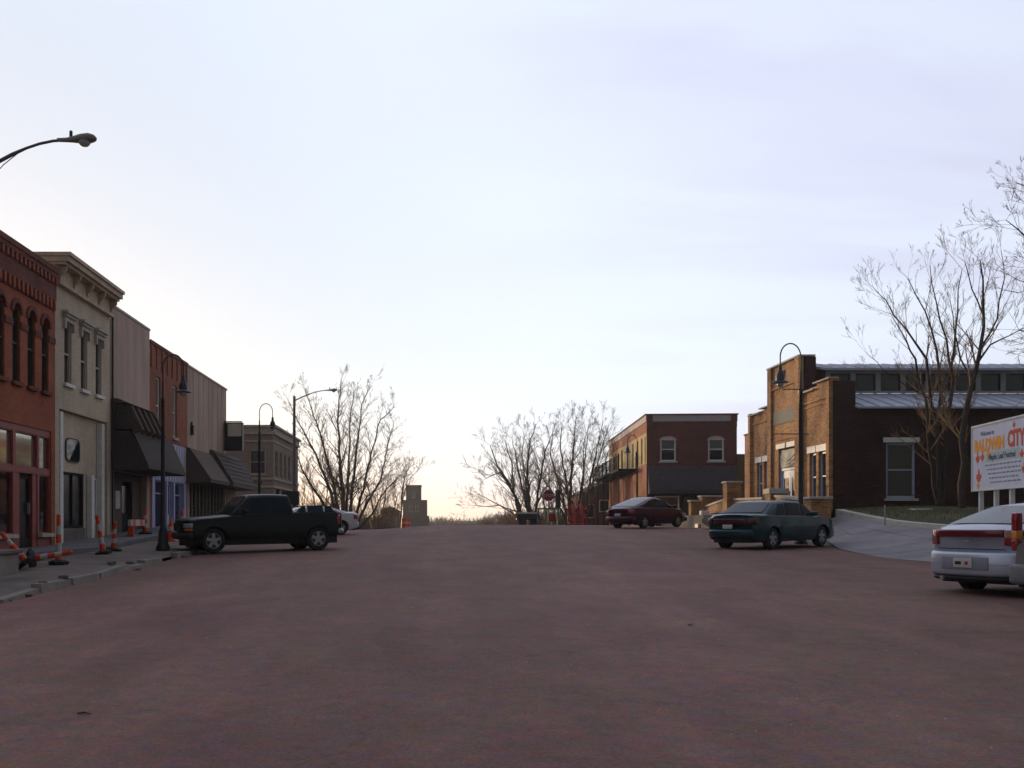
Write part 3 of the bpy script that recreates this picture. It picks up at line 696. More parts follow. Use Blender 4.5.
# side wall toward the camera
TS = TC(41.2)
wops2 = [(18.15, 19.35, 2.55, 4.8), (24.6, 25.8, 2.55, 4.8), (31, 32.2, 2.55, 4.8)]
m = MB(TS); wallgrid(m, HX+.002, 44, 1.4, 6.15, wops2, .3); m.box(HX+.01, 44, 1.4, 6.1, -.6, -.302)
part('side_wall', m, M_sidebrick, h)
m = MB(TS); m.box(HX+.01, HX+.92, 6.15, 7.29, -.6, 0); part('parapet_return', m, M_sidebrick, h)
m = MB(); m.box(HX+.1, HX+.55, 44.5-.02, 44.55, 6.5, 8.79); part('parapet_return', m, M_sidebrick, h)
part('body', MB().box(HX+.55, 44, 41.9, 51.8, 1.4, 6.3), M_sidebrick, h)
for o in wops2:
    window(TS, h, *o, M_win, M_glassd, -.15, .10, 0, (3.7,), M_stone)
    part('lintel', B(TS, (o[0]-.12, o[1]+.12, o[3]+.003, o[3]+.2, 0, .06)), M_trimw, h)
# lean-to metal roof, clerestory, upper roof
Lr = MB().prism([(16.9, 40.9, 6.22), (16.9, 44.3, 7.16), (16.9, 44.3, 7.08), (16.9, 40.9, 6.14)], (27.3, 0, 0)); lr = part('lower_roof', Lr, M_rib, h)
me = MB().prism([(0, 40.88, 6.23), (0, 44.28, 7.17), (0, 44.28, 7.21), (0, 40.88, 6.27)], (.03, 0, 0)).mesh('roof_seam', M_rib, (HX, 46.5, 1.93))
for u in frange(17.1, 44, .61): o = part('roof_seam', me, None, lr); o.location = (u, 0, 0)
TW = TC(44.3)
cw = [(u+.12, u+.98) for u in frange(17.0, 43, 1.1)]
m = MB(TW); wallgrid(m, 16.9, 44.2, 7.17, 8.22, [(a, b, 7.28, 8.02) for a, b in cw], .12); part('clerestory_wall', m, mat('dull_grey_paint', (.25,.23,.23), .8, .2, 4, .1), h)
for a, b in cw: window(TW, h, a, b, 7.28, 8.02, M_dark, M_glassd, -.08, .04)
Ur = MB().prism([(16.75, 43.9, 8.22), (16.75, 47.5, 8.92), (16.75, 51, 8.2), (16.75, 51, 8.1), (16.75, 47.5, 8.82), (16.75, 43.9, 8.12)], (27.6, 0, 0)); ur = part('upper_roof', Ur, M_rib, h)
me = MB().prism([(0, 43.88, 8.225), (0, 47.5, 8.93), (0, 47.5, 8.96), (0, 43.88, 8.26)], (.03, 0, 0)).mesh('roof_seam', M_rib, (HX, 46.5, 1.93))
for u in frange(17.0, 44, .61): o = part('roof_seam', me, None, ur); o.location = (u, 0, 0)
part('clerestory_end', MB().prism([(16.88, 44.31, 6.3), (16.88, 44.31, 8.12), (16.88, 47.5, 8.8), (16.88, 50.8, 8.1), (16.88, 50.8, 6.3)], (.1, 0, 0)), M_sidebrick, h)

# ---- walls and pillars of the front steps
def pillar(x0, x1, y0, y1, zb, zt, label, cap=.09, m=M_gold):
    t = thing('brick_pillar', label, 'pillar', ((x0+x1)/2, (y0+y1)/2, zb), group='brick pillars of the entrance steps')
    part('shaft', MB().box(x0, x1, y0, y1, zb, zt-cap), m, t); part('capstone', MB().box(x0-.06, x1+.06, y0-.06, y1+.06, zt-cap, zt), M_stone, t, bevel=.02); return t
pillar(13.3, 14.0, 36.2, 36.9, .9, 2.50, 'nearest brick pillar, behind the front end of the teal sedan')
pillar(13.75, 14.45, 42.0, 42.7, 1.0, 2.98, 'brick pillar with a thick stone cap before the white hall doors', .22)
pillar(13.2, 13.85, 46.3, 46.95, 1.2, 3.45, 'tallest slender brick pillar, left of the hall facade')
pillar(13.55, 14.5, 51.9, 52.6, 1.2, 2.95, 'wide brick pillar in front of the two-storey red building')
pillar(13.05, 13.55, 52.2, 52.7, 1.2, 2.72, 'small low brick pillar, leftmost of the wall pillars')
def lowwall(pts, h_, label, t=.35, m=M_gold):
    a, b = pts; ro = thing('brick_wall', label, 'wall', ((a[0]+b[0])/2, (a[1]+b[1])/2, min(a[2], b[2])-h_))
    w = MB().add([(a[0], a[1], a[2]-h_), (a[0]+t, a[1], a[2]-h_), (a[0]+t, a[1], a[2]), (a[0], a[1], a[2]), (b[0], b[1], b[2]-h_), (b[0]+t, b[1], b[2]-h_), (b[0]+t, b[1], b[2]), (b[0], b[1], b[2])],
                 [(0,1,2,3),(4,7,6,5),(0,4,5,1),(1,5,6,2),(2,6,7,3),(3,7,4,0)])
    part('brickwork', w, m, ro)
    c = .05; w = MB().add([(a[0]-c, a[1], a[2]+.002), (a[0]+t+c, a[1], a[2]+.002), (a[0]+t+c, a[1], a[2]+.09), (a[0]-c, a[1], a[2]+.09), (b[0]-c, b[1], b[2]+.002), (b[0]+t+c, b[1], b[2]+.002), (b[0]+t+c, b[1], b[2]+.09), (b[0]-c, b[1], b[2]+.09)],
                 [(0,1,2,3),(4,7,6,5),(0,4,5,1),(1,5,6,2),(2,6,7,3),(3,7,4,0)])
    part('coping', w, M_stone, ro)
lowwall(((13.9, 37.0, 2.28), (13.9, 41.9, 2.62)), 1.3, 'sloping brick wall with stone coping between the two nearest pillars')
lowwall(((13.7, 42.8, 2.55), (13.5, 46.2, 2.58)), 1.3, 'low brick wall with sunlit coping beside the hall steps')
lowwall(((13.35, 47.0, 2.60), (13.7, 51.8, 2.35)), 1.2, 'low brick wall leading to the far wall pillars')
w = MB()
for k in range(6): w.box(14.6, 15.6, 40.45+k*.0, 41.1, 1.93, 1.94)
# small blocks near the far pillars, whitened to paint in bright sunlit bits
single('sunlit_block', MB().box(12.9, 13.3, 49.6, 50.0, 1.31, 2.15), M_trimw, 'small post painted white as a sunlit bit beside the wall left of the teal sedan', 'bollard', (13.1, 49.8, 1.31), bevel=.03)
single('sunlit_block', MB().box(12.5, 12.9, 48.7, 49.3, 1.31, 1.52), M_trimw, 'flat block painted white as a sunlit bit on the ground left of the pillars', 'block', (12.7, 49, 1.31), bevel=.03)

# ---- two storey red building on the far right corner
rb = thing('red_corner_building', 'two-storey red brick building with pale parapet band and a balcony on its sunny street side', 'building', (15.0, 72.6, 1.0), -math.atan2(1.5, 24.3))
W_ = 6.3; Lb = 24.3; Z = 9.2-1.0
def lp(n, mb, m, par=rb, **k): return part(n, mb, m, par, local=True, **k)
TA = lambda u, v, w: (u, -w, v)       # end wall toward camera
TB = lambda u, v, w: (-w, u, v)       # street wall
lw = [( .95, 2.05), (4.3, 5.4)]
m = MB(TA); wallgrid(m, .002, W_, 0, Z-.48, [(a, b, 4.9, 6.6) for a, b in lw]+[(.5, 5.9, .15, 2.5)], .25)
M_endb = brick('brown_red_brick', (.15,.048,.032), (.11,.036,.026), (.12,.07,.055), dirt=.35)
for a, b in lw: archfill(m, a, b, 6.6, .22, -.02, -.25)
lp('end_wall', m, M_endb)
fw = [(.5, .95), (2.1, 2.75), (4.3, 5.0), (7.0, 7.8), (10.2, 11.1), (14, 15), (18.5, 19.6)]
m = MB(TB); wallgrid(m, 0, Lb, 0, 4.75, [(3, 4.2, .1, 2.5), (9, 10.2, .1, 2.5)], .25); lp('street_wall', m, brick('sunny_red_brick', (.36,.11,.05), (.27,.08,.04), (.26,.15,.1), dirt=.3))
m = MB(TB); wallgrid(m, 0, Lb, 4.751, Z-1.25, [(a, b, 4.8, 6.7) for a, b in fw], .25); lp('upper_street_wall', m, brick('buff_upper_brick', (.52,.38,.17), (.45,.32,.14), (.42,.33,.2), dirt=.2))  # upper band coloured lighter and yellower than the brick below
m = MB(TB); wallgrid(m, 0, Lb, Z-1.249, Z-.48, [], .1); lp('frieze_wall', m, M_redb)
lp('body', MB().box(.26, W_, .26, Lb, 0, Z-.6), M_dred); lp('far_end', MB().box(.0, W_, Lb+.002, Lb+.1, 0, Z-.5), M_dred)
c = MB(); c.box(-.12, W_+.1, -.12, Lb+.12, Z-.02, Z+.06); lp('parapet_cap', c, M_dred)
c = MB(); c.box(-.05, W_+.04, -.05, Lb+.05, Z-.48, Z-.021); lp('parapet_band', c, mat('pale_lilac_trim', (.36,.31,.31), .8, .15, 3, .1))
lp('chimney_corner', MB(TA).box(0, .42, Z-.9, Z-.03, .0, .08), M_dred); lp('chimney_corner', MB(TA).box(W_-.42, W_, Z-.9, Z-.03, .0, .08), M_dred)
def lwin(TT, a, b, c, d, fm, gm, arch=0, rails=()):
    f = MB(TT); fr = .1; w = -.1
    f.box(a, a+fr, c, d, w-.05, w+.05); f.box(b-fr, b, c, d, w-.05, w+.05); f.box(a+fr, b-fr, d-fr-.1*bool(arch), d-.002, w-.05, w+.05); f.box(a+fr, b-fr, c, c+fr, w-.05, w+.05)
    for z in rails: f.box(a+fr, b-fr, z-.03, z+.03, w-.04, w+.05)
    fo = lp('window', f, fm)
    zs = [c+fr, *rails, d-fr]
    for z, z2 in zip(zs, zs[1:]): lp('pane', MB(TT).box(a+fr, b-fr, z, z2, w-.02, w-.01), gm, fo)
    if arch:
        m = MB(TT); archring(m, a, b, d, arch, .08, .0, .05); m.box(a-.12, b+.12, c-.10, c, 0, .08)
        lp('surround', m, M_stone, fo)
for a, b in lw: lwin(TA, a, b, 4.9, 6.6, M_trimw, M_glass, .22, (5.75,))
for a, b in fw: lwin(TB, a, b, 4.8, 6.7, M_dark, M_glassd, 0, (5.8,))
for a, b in ((3, 4.2), (9, 10.2)): lwin(TB, a, b, .1, 2.5, M_dark, M_glassd)
lwin(TA, .55, 2.3, .2, 2.45, M_trimw, M_glass); lwin(TA, 2.5, 3.5, .2, 2.45, M_dark, M_glassd); lwin(TA, 3.7, 5.85, .2, 2.45, M_dark, M_glassd)
aw = lp('awning', MB(TA).prism([(.1, 4.55, .0), (.1, 4.5, .1), (.1, 2.85, .75), (.1, 2.6, .75), (.1, 2.55, 0)], (W_-.2, 0, 0)), mat('slate_shingle', (.065,.05,.052), .9, .5, 8, .5))
for k in range(8):
    t0 = k/8; z = lerp(4.5, 2.85, t0); w = lerp(.1, .75, t0)
    lp('shingle_course', MB(TA).prism([(.08, z, w), (.08, z-.02, w+.03), (.08, z-.2, w+.11), (.08, z-.2, w+.07)], (W_-.16, 0, 0)), MATS['slate_shingle'], aw)
# balcony on the street side
bl = MB(TB); bl.box(4.5, 25.5, 4.45, 4.62, 0, 1.5); bo = lp('balcony', bl, M_irond)
rl = MB(TB)
rl.box(4.5, 25.5, 5.58, 5.64, 1.42, 1.48); rl.box(4.5, 25.5, 5.1, 5.13, 1.43, 1.47)
for u in frange(4.5, 25.5, .35): rl.box(u-.012, u+.012, 4.62, 5.58, 1.44, 1.464)
for u in frange(4.5, 25.5, 3): rl.box(u-.05, u+.05, 4.62, 5.75, 1.40, 1.50)
lp('railing', rl, M_irond, bo)
for u in (4.6, 10, 16, 21, 25.4): lp('post', MB(TB).box(u-.06, u+.06, 0, 4.45, 1.37, 1.45), M_irond, bo)
for u in (4.5, 25.4): lp('post', MB(TB).box(u, u+.1, 4.62, 5.9, .1, .2), M_iron, bo)

# low buildings behind the hall
single('low_tan_building', MB().box(20.9, 30, 74, 84, .8, PZ(454,74)), brick('olive_tan_brick', (.20,.155,.075), (.17,.13,.06), (.18,.14,.09), dirt=.2), 'low tan flat-roofed building between the red building and the hall', 'building', (22, 74, .8))
t = thing('distant_brick_shop', 'small brick parapet showing beyond the left end of the hall', 'building', (18.4, 55.5, 1.0))
part('wall', MB().box(17, 24, 54.9, 56.2, 1.0, PZ(434,55)), M_gold, t); part('coping', MB().box(16.95, 24.05, 54.85, 56.25, PZ(434,55), PZ(434,55)+.08), M_dred, t)
# dark house past the corner
t = thing('dark_house', 'dark gabled house half hidden behind the balcony', 'house', (PX(590,102), 102, .8))
xa, xb = PX(583,102), PX(640,102); zt = PZ(494,102)
part('wall', MB().box(xa, xb, 102, 110, .2, zt), M_dred, t)
rf = part('roof', MB().prism([(xa-.3, 101.7, zt), (xb+.3, 101.7, zt), ((xa+xb)/2, 101.7, zt+1.6)], (0, 8.6, 0)), M_shing, t)
part('chimney', MB().box(xb-1.7, xb-1.1, 105, 105.6, zt, zt+2.0), M_dred, rf)
window(TC(102), t, xa+1.6, xa+2.6, 2.6, 3.8, M_trimw, M_glassd, .05, .08); window(TC(102), t, xa+.4, xa+1.1, 2.0, 3.4, M_trimw, M_glassd, .05, .08)
# stepped stone tower block far down the street
t = thing('stepped_stone_building', 'far stepped grey stone building at the end of the street, left of the gap', 'building', (PX(417,200), 200, -1))
M_fs = mat('grey_stone', (.07,.055,.055), .95, .2, .8, .2)
part('tower', MB().box(PX(406,200), PX(421,200), 200, 206, -3, PZ(486,200)), M_fs, t)
part('wing', MB().box(PX(403,200), PX(427,200), 199, 208, -3, PZ(500,200)), M_fs, t)
part('porch', MB().box(PX(424,200), PX(429,200), 198.5, 206, -3, PZ(516,200)), M_fs, t)
part('parapet', MB().box(PX(405.5,200), PX(421.5,200), 199.9, 206.1, PZ(486,200)+.002, PZ(485,200)), M_fs, t)
for px, py in ((417, 509), (411, 509), (413.5, 495)):
    window(TC(199 if py > 500 else 200), t, PX(px,200)-.3, PX(px,200)+.3, PZ(py,200)-.6, PZ(py,200)+.6, M_stone, M_glass, .03, .06)
t = thing('far_red_shed', 'low reddish building far down the left side under the trees', 'building', (PX(390,150), 150, -1))
part('wall', MB().box(PX(381,150), PX(399,150), 150, 156, -2, PZ(511,150)), M_dred, t)
part('roof', MB().prism([(PX(380,150), 149.6, PZ(511,150)), (PX(400,150), 149.6, PZ(511,150)), (PX(390,150), 149.6, PZ(506,150))], (0, 7, 0)), M_shing2, t)
for k in (383, 387, 391, 395): window(TC(150), t, PX(k,150), PX(k+2.2,150), .6, 2.4, M_trimw, M_dark, .03, .06)
# ================================================================ VEHICLES
def paint(name, c, rough=.28, metal=.15, coat=.25): return mat(name, c, rough, .12, 2, 0, metal=metal, spec=.25, coat=coat)
M_cglass = mat('car_glass', (.008,.016,.022), .10, 0, 1, 0, spec=.4); M_cglass.node_tree.nodes['Principled BSDF'].inputs['IOR'].default_value = 1.3
M_tail = mat('tail_lamp_red', (.22,.008,.008), .15, .1, 10, 0, spec=.6, coat=.6)
M_amber = mat('amber_lamp', (.55,.20,.02), .15, .1, 10, 0, spec=.6)
M_lamp = mat('headlamp_glass', (.35,.36,.38), .1, .1, 10, 0, spec=.8)
M_rim = mat('alloy_rim', (.30,.30,.31), .45, .15, 10, 0, metal=.2)
M_plast = mat('dark_plastic', (.02,.02,.022), .6, .2, 10, .05)
def wheel(par, x, y, r, side, w=.2, spokes=5):
    """y = outer face plane, side=+1/-1"""
    t = MB(); prof = [(r*.62, 0), (r*.92, 0), (r, .03), (r, w-.03), (r*.92, w), (r*.62, w)]
    t.lathe([(a, (b if side < 0 else -b)+y) for a, b in prof], (x, 0, r), 28, 'y', cap=False)
    wt = part('wheel', t, M_rub, par, smooth=35, local=True)
    m = MB(); s = -side
    m.lathe([(r*.64, y+s*.02), (r*.60, y+s*.015), (r*.58, y+s*.07), (.03, y+s*.07)], (x, 0, r), 24, 'y')
    rm = part('rim', m, M_plast, wt, smooth=35, local=True)
    m = MB()
    for k in range(spokes):
        a = 2*math.pi*k/spokes+.3; ca, sa = math.cos(a), math.sin(a); hw = r*.14
        m.add([(x+ca*d-sa*e*q, y+s*ww, r+sa*d+ca*e*q) for d, q in ((r*.08, hw), (r*.62, hw*.85)) for e in (-1, 1) for ww in (.012, .05)],
              [(0,1,3,2), (4,6,7,5), (0,4,5,1), (2,3,7,6), (0,2,6,4), (1,5,7,3)])
    m.lathe([(r*.17, y+s*.045), (r*.17, y+s*.008), (r*.1, y+s*.0)], (x, 0, r), 14, 'y')
    m.lathe([(r*.66, y+s*.03), (r*.66, y+s*.008), (r*.58, y+s*.008), (r*.56, y+s*.03)], (x, 0, r), 26, 'y', cap=False)
    part('spokes', m, M_rim, wt, smooth=35, local=True)
def ybox(x0, x1, y0, y1, z0, z1, n):
    m = MB(); rows = []
    for i in range(n+1):
        y = lerp(y0, y1, i/n); rows.append([(x0, y, z0), (x1, y, z0), (x1, y, z1), (x0, y, z1), (x0, y, z0)])
    m.grid(rows); m.f.append((0,1,2,3)); k = n*5; m.f.append((k+3, k+2, k+1, k)); return m
def build_car(name, label, cat, loc, heading, C):
    """local +x = forward; heading degrees of forward measured clockwise from +Y"""
    t = thing(name, label, cat, loc, R_(90-heading))
    t.rotation_euler = (0, -math.atan(.028*math.cos(R_(heading))), R_(90-heading))
    L, Wd = C['L'], C['W']; hl = L/2; P = C['paint']; wr = C['wr']; xw = C['xw']; ar = wr+.055
    top = C['top']; belt = C['belt']; bed = C.get('bed')
    def HW(x):
        e = max(0, (abs(x)-(hl-.75))/.75); return Wd/2*(1-C.get('taper', .15)*e**2.4)
    def bot(x):
        z = interp(C['bottom'], x)
        for q in xw:
            if abs(x-q) < ar: z = max(z, wr+math.sqrt(ar*ar-(x-q)**2))
        return z
    xs = set(frange(-hl, hl, .09))
    for q in xw:
        for i in range(15): xs.add(q+ar*math.cos(math.pi*i/14)*.9999)
        xs.add(q-ar-.002); xs.add(q+ar+.002)
    for a, b in top: xs.add(max(-hl, min(hl, a)))
    if bed:
        for q in bed[:2]: xs.add(q); xs.add(q+.01)
    xs = sorted(xs); rows = []
    def sidept(x, f):       # f 0..1 bottom to shoulder
        zb = bot(x); zt = interp(top, x); hw = HW(x); z = lerp(zb, zt-.03, f)
        zr = (z-.2)/(zt-.2); y = hw*(1-.06*max(0, .35-zr)/.35*1.4-.035*max(0, zr-.55)/.45)
        return y, z
    for x in xs:
        zt = interp(top, x); hw = HW(x); r = []
        for f in (0, .12, .3, .5, .62, .64, .8, .93, 1): r.append(sidept(x, f))
        y1 = r[-1][0]
        if bed and bed[0] < x < bed[1]+.001:
            zi = bed[2]; r += [(y1-.02, zt), (y1-.10, zt), (y1-.11, zi), (y1*.5, zi), (0, zi)]
        else: r += [(y1-.05, zt), (y1-.16, zt+.012), (y1*.62, zt+.03*C.get('crown', 1)), (y1*.3, zt+.042*C.get('crown', 1)), (0, zt+.045*C.get('crown', 1))]
        full = [(x, -a, b) for a, b in r]+[(x, a, b) for a, b in reversed(r[:-1])]
        rows.append(full)
    # rounded ends
    def endrow(row, dx, sc, dz):
        zc = sum(p[2] for p in row)/len(row); return [(p[0]+dx, p[1]*sc, zc+(p[2]-zc)*dz) for p in row]
    rows = [endrow(rows[0], -.05, .97, .86)]+rows+[endrow(rows[-1], .05, .95, .84)]
    def warp(mb):
        mb.v = [(x-math.copysign(min(1.1, max(0, (abs(x)-(hl-.6))/.6))*C.get('nose', .26)*min(1.1, abs(y)/(Wd/2))**3.2, x), y, z) for x, y, z in mb.v]; return mb
    m = MB(); m.grid(rows)
    n = len(rows[0]); m.f.append(tuple(range(n))); m.f.append(tuple(range(len(m.v)-n, len(m.v)))); warp(m)
    body = part('body', m, P, t, smooth=38, local=True)
    part('underbody', MB().box(-hl+.15, hl-.15, -Wd/2+.27, Wd/2-.27, .2, min(.62, belt-.15)), M_plast, t, local=True)
    ub = MB()
    for q in xw: ub.box(q-ar-.02, q+ar+.02, -Wd/2+.24, Wd/2-.24, .3, min(wr+ar+.02, interp(top, q)-.04))
    part('wheel_well', ub, M_plast, t, local=True)
    # cabin
    cab = C['cabin']       # rear base x, rear roof x, front roof x, front base x, roof z
    xr0, xr1, xf1, xf0, zr = cab; tum = C.get('tumble', .34)
    def roofz(x):
        if x < xr1: return lerp(interp(top, xr0)+.02, zr, max(0, (x-xr0)/(xr1-xr0)))
        if x > xf1: return lerp(interp(top, xf0)+.02, zr, max(0, (xf0-x)/(xf0-xf1)))
        k = (x-xr1)/(xf1-xr1); return zr+C.get('arc', .035)*4*k*(1-k)
    def cy(x, z): return HW(x)*.965-.03-max(0, z-belt)*tum
    rows = []
    for x in sorted(set(frange(xr0, xr1, max(.05, (xr1-xr0)/6))+frange(xr1, xf1, .15)+frange(xf1, xf0, max(.05, (xf0-xf1)/6)))):
        zt = roofz(x); zb = belt-.06; r = []
        for f in (0, .35, .7, .92): z = lerp(zb, zt-.04, f); r.append((cy(x, z), z))
        y1 = cy(x, zt); r += [(y1-.015, zt-.035), (y1-.07, zt-.008), (y1*.6, zt+.008), (0, zt+.015)]
        rows.append([(x, -a, b) for a, b in r]+[(x, a, b) for a, b in reversed(r[:-1])])
    m = MB(); m.grid(rows); n = len(rows[0]); m.f.append(tuple(range(n))); m.f.append(tuple(range(len(m.v)-n, len(m.v))))
    part('cabin', m, P, t, smooth=40, local=True)
    # glass
    for s in (-1, 1):
        for poly in C['sidewin']:
            pts = [(x, s*(cy(x, z)+.004), z) for x, z in poly]
            fine = []
            for i, p in enumerate(pts):
                q = pts[(i+1) % len(pts)]
                for k in range(4):
                    a = k/4; xx = lerp(p[0], q[0], a); zz_ = lerp(p[2], q[2], a); fine.append((xx, s*(cy(xx, zz_)+.004), zz_))
            part('side_window', MB().prism(fine, (0, s*.008, 0)), M_cglass, t, local=True)
    def screen(nm, xa, xb, f0, f1, inset):
        rws = []
        for i in range(7):
            f = lerp(f0, f1, i/6); x = lerp(xa, xb, f); z = roofz(x)
            wy = cy(x, z)-inset-.05*(1-f)*0; nx = -1 if xa < xb else 1
            rws.append([(x+nx*.012, wy*k/6, z+.022-.012*(abs(k)/6)**4) for k in range(-6, 7)])
        part(nm, MB().grid(rws), M_cglass, t, smooth=60, local=True)
    screen('rear_window', xr0, xr1, *C.get('rwf', (.1, .9)), .10); screen('windscreen', xf0, xf1, .08, .92, .10)
    # doors
    for s in (-1, 1):
        for xa, xb in C['doors']:
            rws = []
            for x in sorted(set(frange(xa, xb, .12))):
                col = []
                for f in (0, .2, .4, .6, .8, 1):
                    zlo = max(bot(x)+.06, .34); zhi = belt-.03; z = lerp(zlo, zhi, f); zb = bot(x); ff = (z-zb)/max(.01, interp(top, x)-.03-zb)
                    y, _ = sidept(x, min(1, ff)); col.append((x, s*(y+.007), z))
                rws.append(col)
            d = part('door', MB().grid(rws), P, t, smooth=40, local=True)
            part('door_handle', MB().box(xa+.08, xa+.24, s*(HW(xa)-.01)-.015, s*(HW(xa)-.01)+.02, belt-.16, belt-.12), P if C.get('hand') else M_plast, d, local=True)
        xm = xf0-.42; ym = s*(cy(xm, belt)+.10)
        part('mirror', MB().box(xm-.05, xm+.06, ym-.10, ym+.10, belt+.02, belt+.15), P, t, local=True, bevel=.025, smooth=50)
        for q in xw: wheel(t, q, s*(Wd/2-.035), wr, s)
        for spec_ in C['lights']:
            nm, ma, x0, x1, y0, y1, z0, z1 = spec_
            part(nm, warp(ybox(x0, x1, min(s*y0, s*y1), max(s*y0, s*y1), z0, z1, 5)), ma, t, local=True, bevel=.015, smooth=40)
    for nm, ma, x0, x1, y0, y1, z0, z1 in C.get('extra', []):
        part(nm, warp(ybox(x0, x1, y0, y1, z0, z1, 14)), ma, t, local=True, bevel=.05 if 'bumper' in nm and 'strip' not in nm else min(.02, (z1-z0)*.3, (x1-x0)*.3), smooth=50)
    return t
def sedan(paintm, **k):
    C = dict(L=4.6, W=1.74, paint=paintm, wr=.31, xw=(-1.36, 1.30), belt=.90,
        top=[(-2.3, .93), (-2.1, .985), (-1.6, .995), (-1.2, .97), (1.05, .93), (1.7, .86), (2.15, .76), (2.3, .66)],
        bottom=[(-2.3, .32), (-1.9, .24), (1.9, .22), (2.3, .28)],
        cabin=(-1.72, -1.02, .35, 1.15, 1.36),
        sidewin=[[(-1.12, .96), (-.62, .94), (-.62, 1.30), (-.90, 1.29)], [(-.54, .94), (.20, .93), (.20, 1.31), (-.54, 1.32)], [(.28, .93), (.92, .93), (.44, 1.28), (.28, 1.31)]],
        doors=[(-.95, -.02), (.02, 1.0)],
        lights=[('tail_lamp', M_tail, -2.355, -2.10, .56, .80, .70, .90), ('head_lamp', M_lamp, 2.2, 2.34, .48, .74, .58, .70)],
        extra=[('licence_plate', M_wht, -2.37, -2.35, -.16, .16, .62, .74), ('rear_bumper', paintm, -2.40, -2.2, -.74, .74, .34, .58), ('front_bumper', paintm, 2.2, 2.40, -.70, .70, .28, .50)])
    C.update(k); return C
P_teal = paint('teal_metallic_paint', (.004,.028,.036)); P_mar = paint('maroon_paint', (.040,.004,.016)); P_wh = paint('white_car_paint', (.5,.5,.52), .4, 0, .4)
P_sil = paint('silver_paint', (.40,.41,.47), .35, .45); P_blk = paint('dark_green_black_paint', (.003,.006,.006), .35, .0, .0); P_tan = paint('pewter_paint', (.20,.185,.17), .35, .4)
def gz(x, y): return RZ(y)+crown(x)-.03+dip(x, y)
def put(ax, ay, bx, by): pass
# teal sedan
cx, cy_, hd = 10.12, 30.6, 50
build_car('parked_sedan', 'dark teal four-door sedan parked at an angle in front of the brick hall', 'car', (cx, cy_, gz(cx, cy_)), hd,
    sedan(P_teal, hand=1, lights=[('tail_lamp', mat('smoked_red_lamp', (.05,.006,.006), .2, .1, 8, 0, spec=.6), -2.355, -2.10, .56, .80, .72, .90), ('head_lamp', M_lamp, 2.2, 2.34, .48, .74, .58, .70)], extra=[('licence_plate', M_wht, -2.372, -2.356, -.16, .16, .60, .72), ('rear_bumper', P_teal, -2.40, -2.2, -.72, .72, .36, .58), ('front_bumper', P_teal, 2.2, 2.40, -.70, .70, .28, .50),
        ('spoiler', P_teal, -2.32, -2.14, -.70, .70, 1.03, 1.06), ('lamp_panel', MATS['smoked_red_lamp'] if 'smoked_red_lamp' in MATS else M_tail, -2.358, -2.30, -.54, .54, .74, .89)]))
# maroon coupe-like sedan
cx, cy_, hd = 10.0, 48.2, 47
build_car('parked_coupe', 'dark maroon rounded sedan parked before the two-storey red building', 'car', (cx, cy_, gz(cx, cy_)), hd,
    sedan(P_mar, L=4.3, W=1.70, wr=.31, xw=(-1.33, 1.33), hand=1, top=[(-2.25, .86), (-2.0, .95), (-1.6, .97), (-1.2, .95), (1.0, .92), (1.6, .85), (2.05, .72), (2.25, .60)], cabin=(-2.0, -.62, .10, 1.38, 1.36), arc=.07,
        sidewin=[[(-1.35, .95), (-.50, .94), (-.50, 1.30), (-.85, 1.28)], [(-.42, .94), (.85, .93), (.30, 1.29), (-.42, 1.33)]], doors=[(-.55, .95)],
        lights=[('tail_lamp', M_tail, -2.30, -2.05, .52, .76, .68, .86), ('head_lamp', M_lamp, 2.12, 2.29, .46, .72, .54, .66)],
        extra=[('licence_plate', M_wht, -2.32, -2.30, -.16, .16, .58, .70), ('rear_bumper', P_mar, -2.37, -2.15, -.78, .78, .34, .56), ('front_bumper', P_mar, 2.15, 2.37, -.76, .76, .28, .48)]))
# white sedan behind the pickup
cx, cy_, hd = -5.75, 45.6, -118
build_car('white_parked_sedan', 'white sedan parked beyond the dark pickup, its tail sticking out', 'car', (cx, cy_, gz(cx, cy_)-.0), hd, sedan(P_wh, L=4.6, cabin=(-1.75, -.95, .35, 1.2, 1.24)))
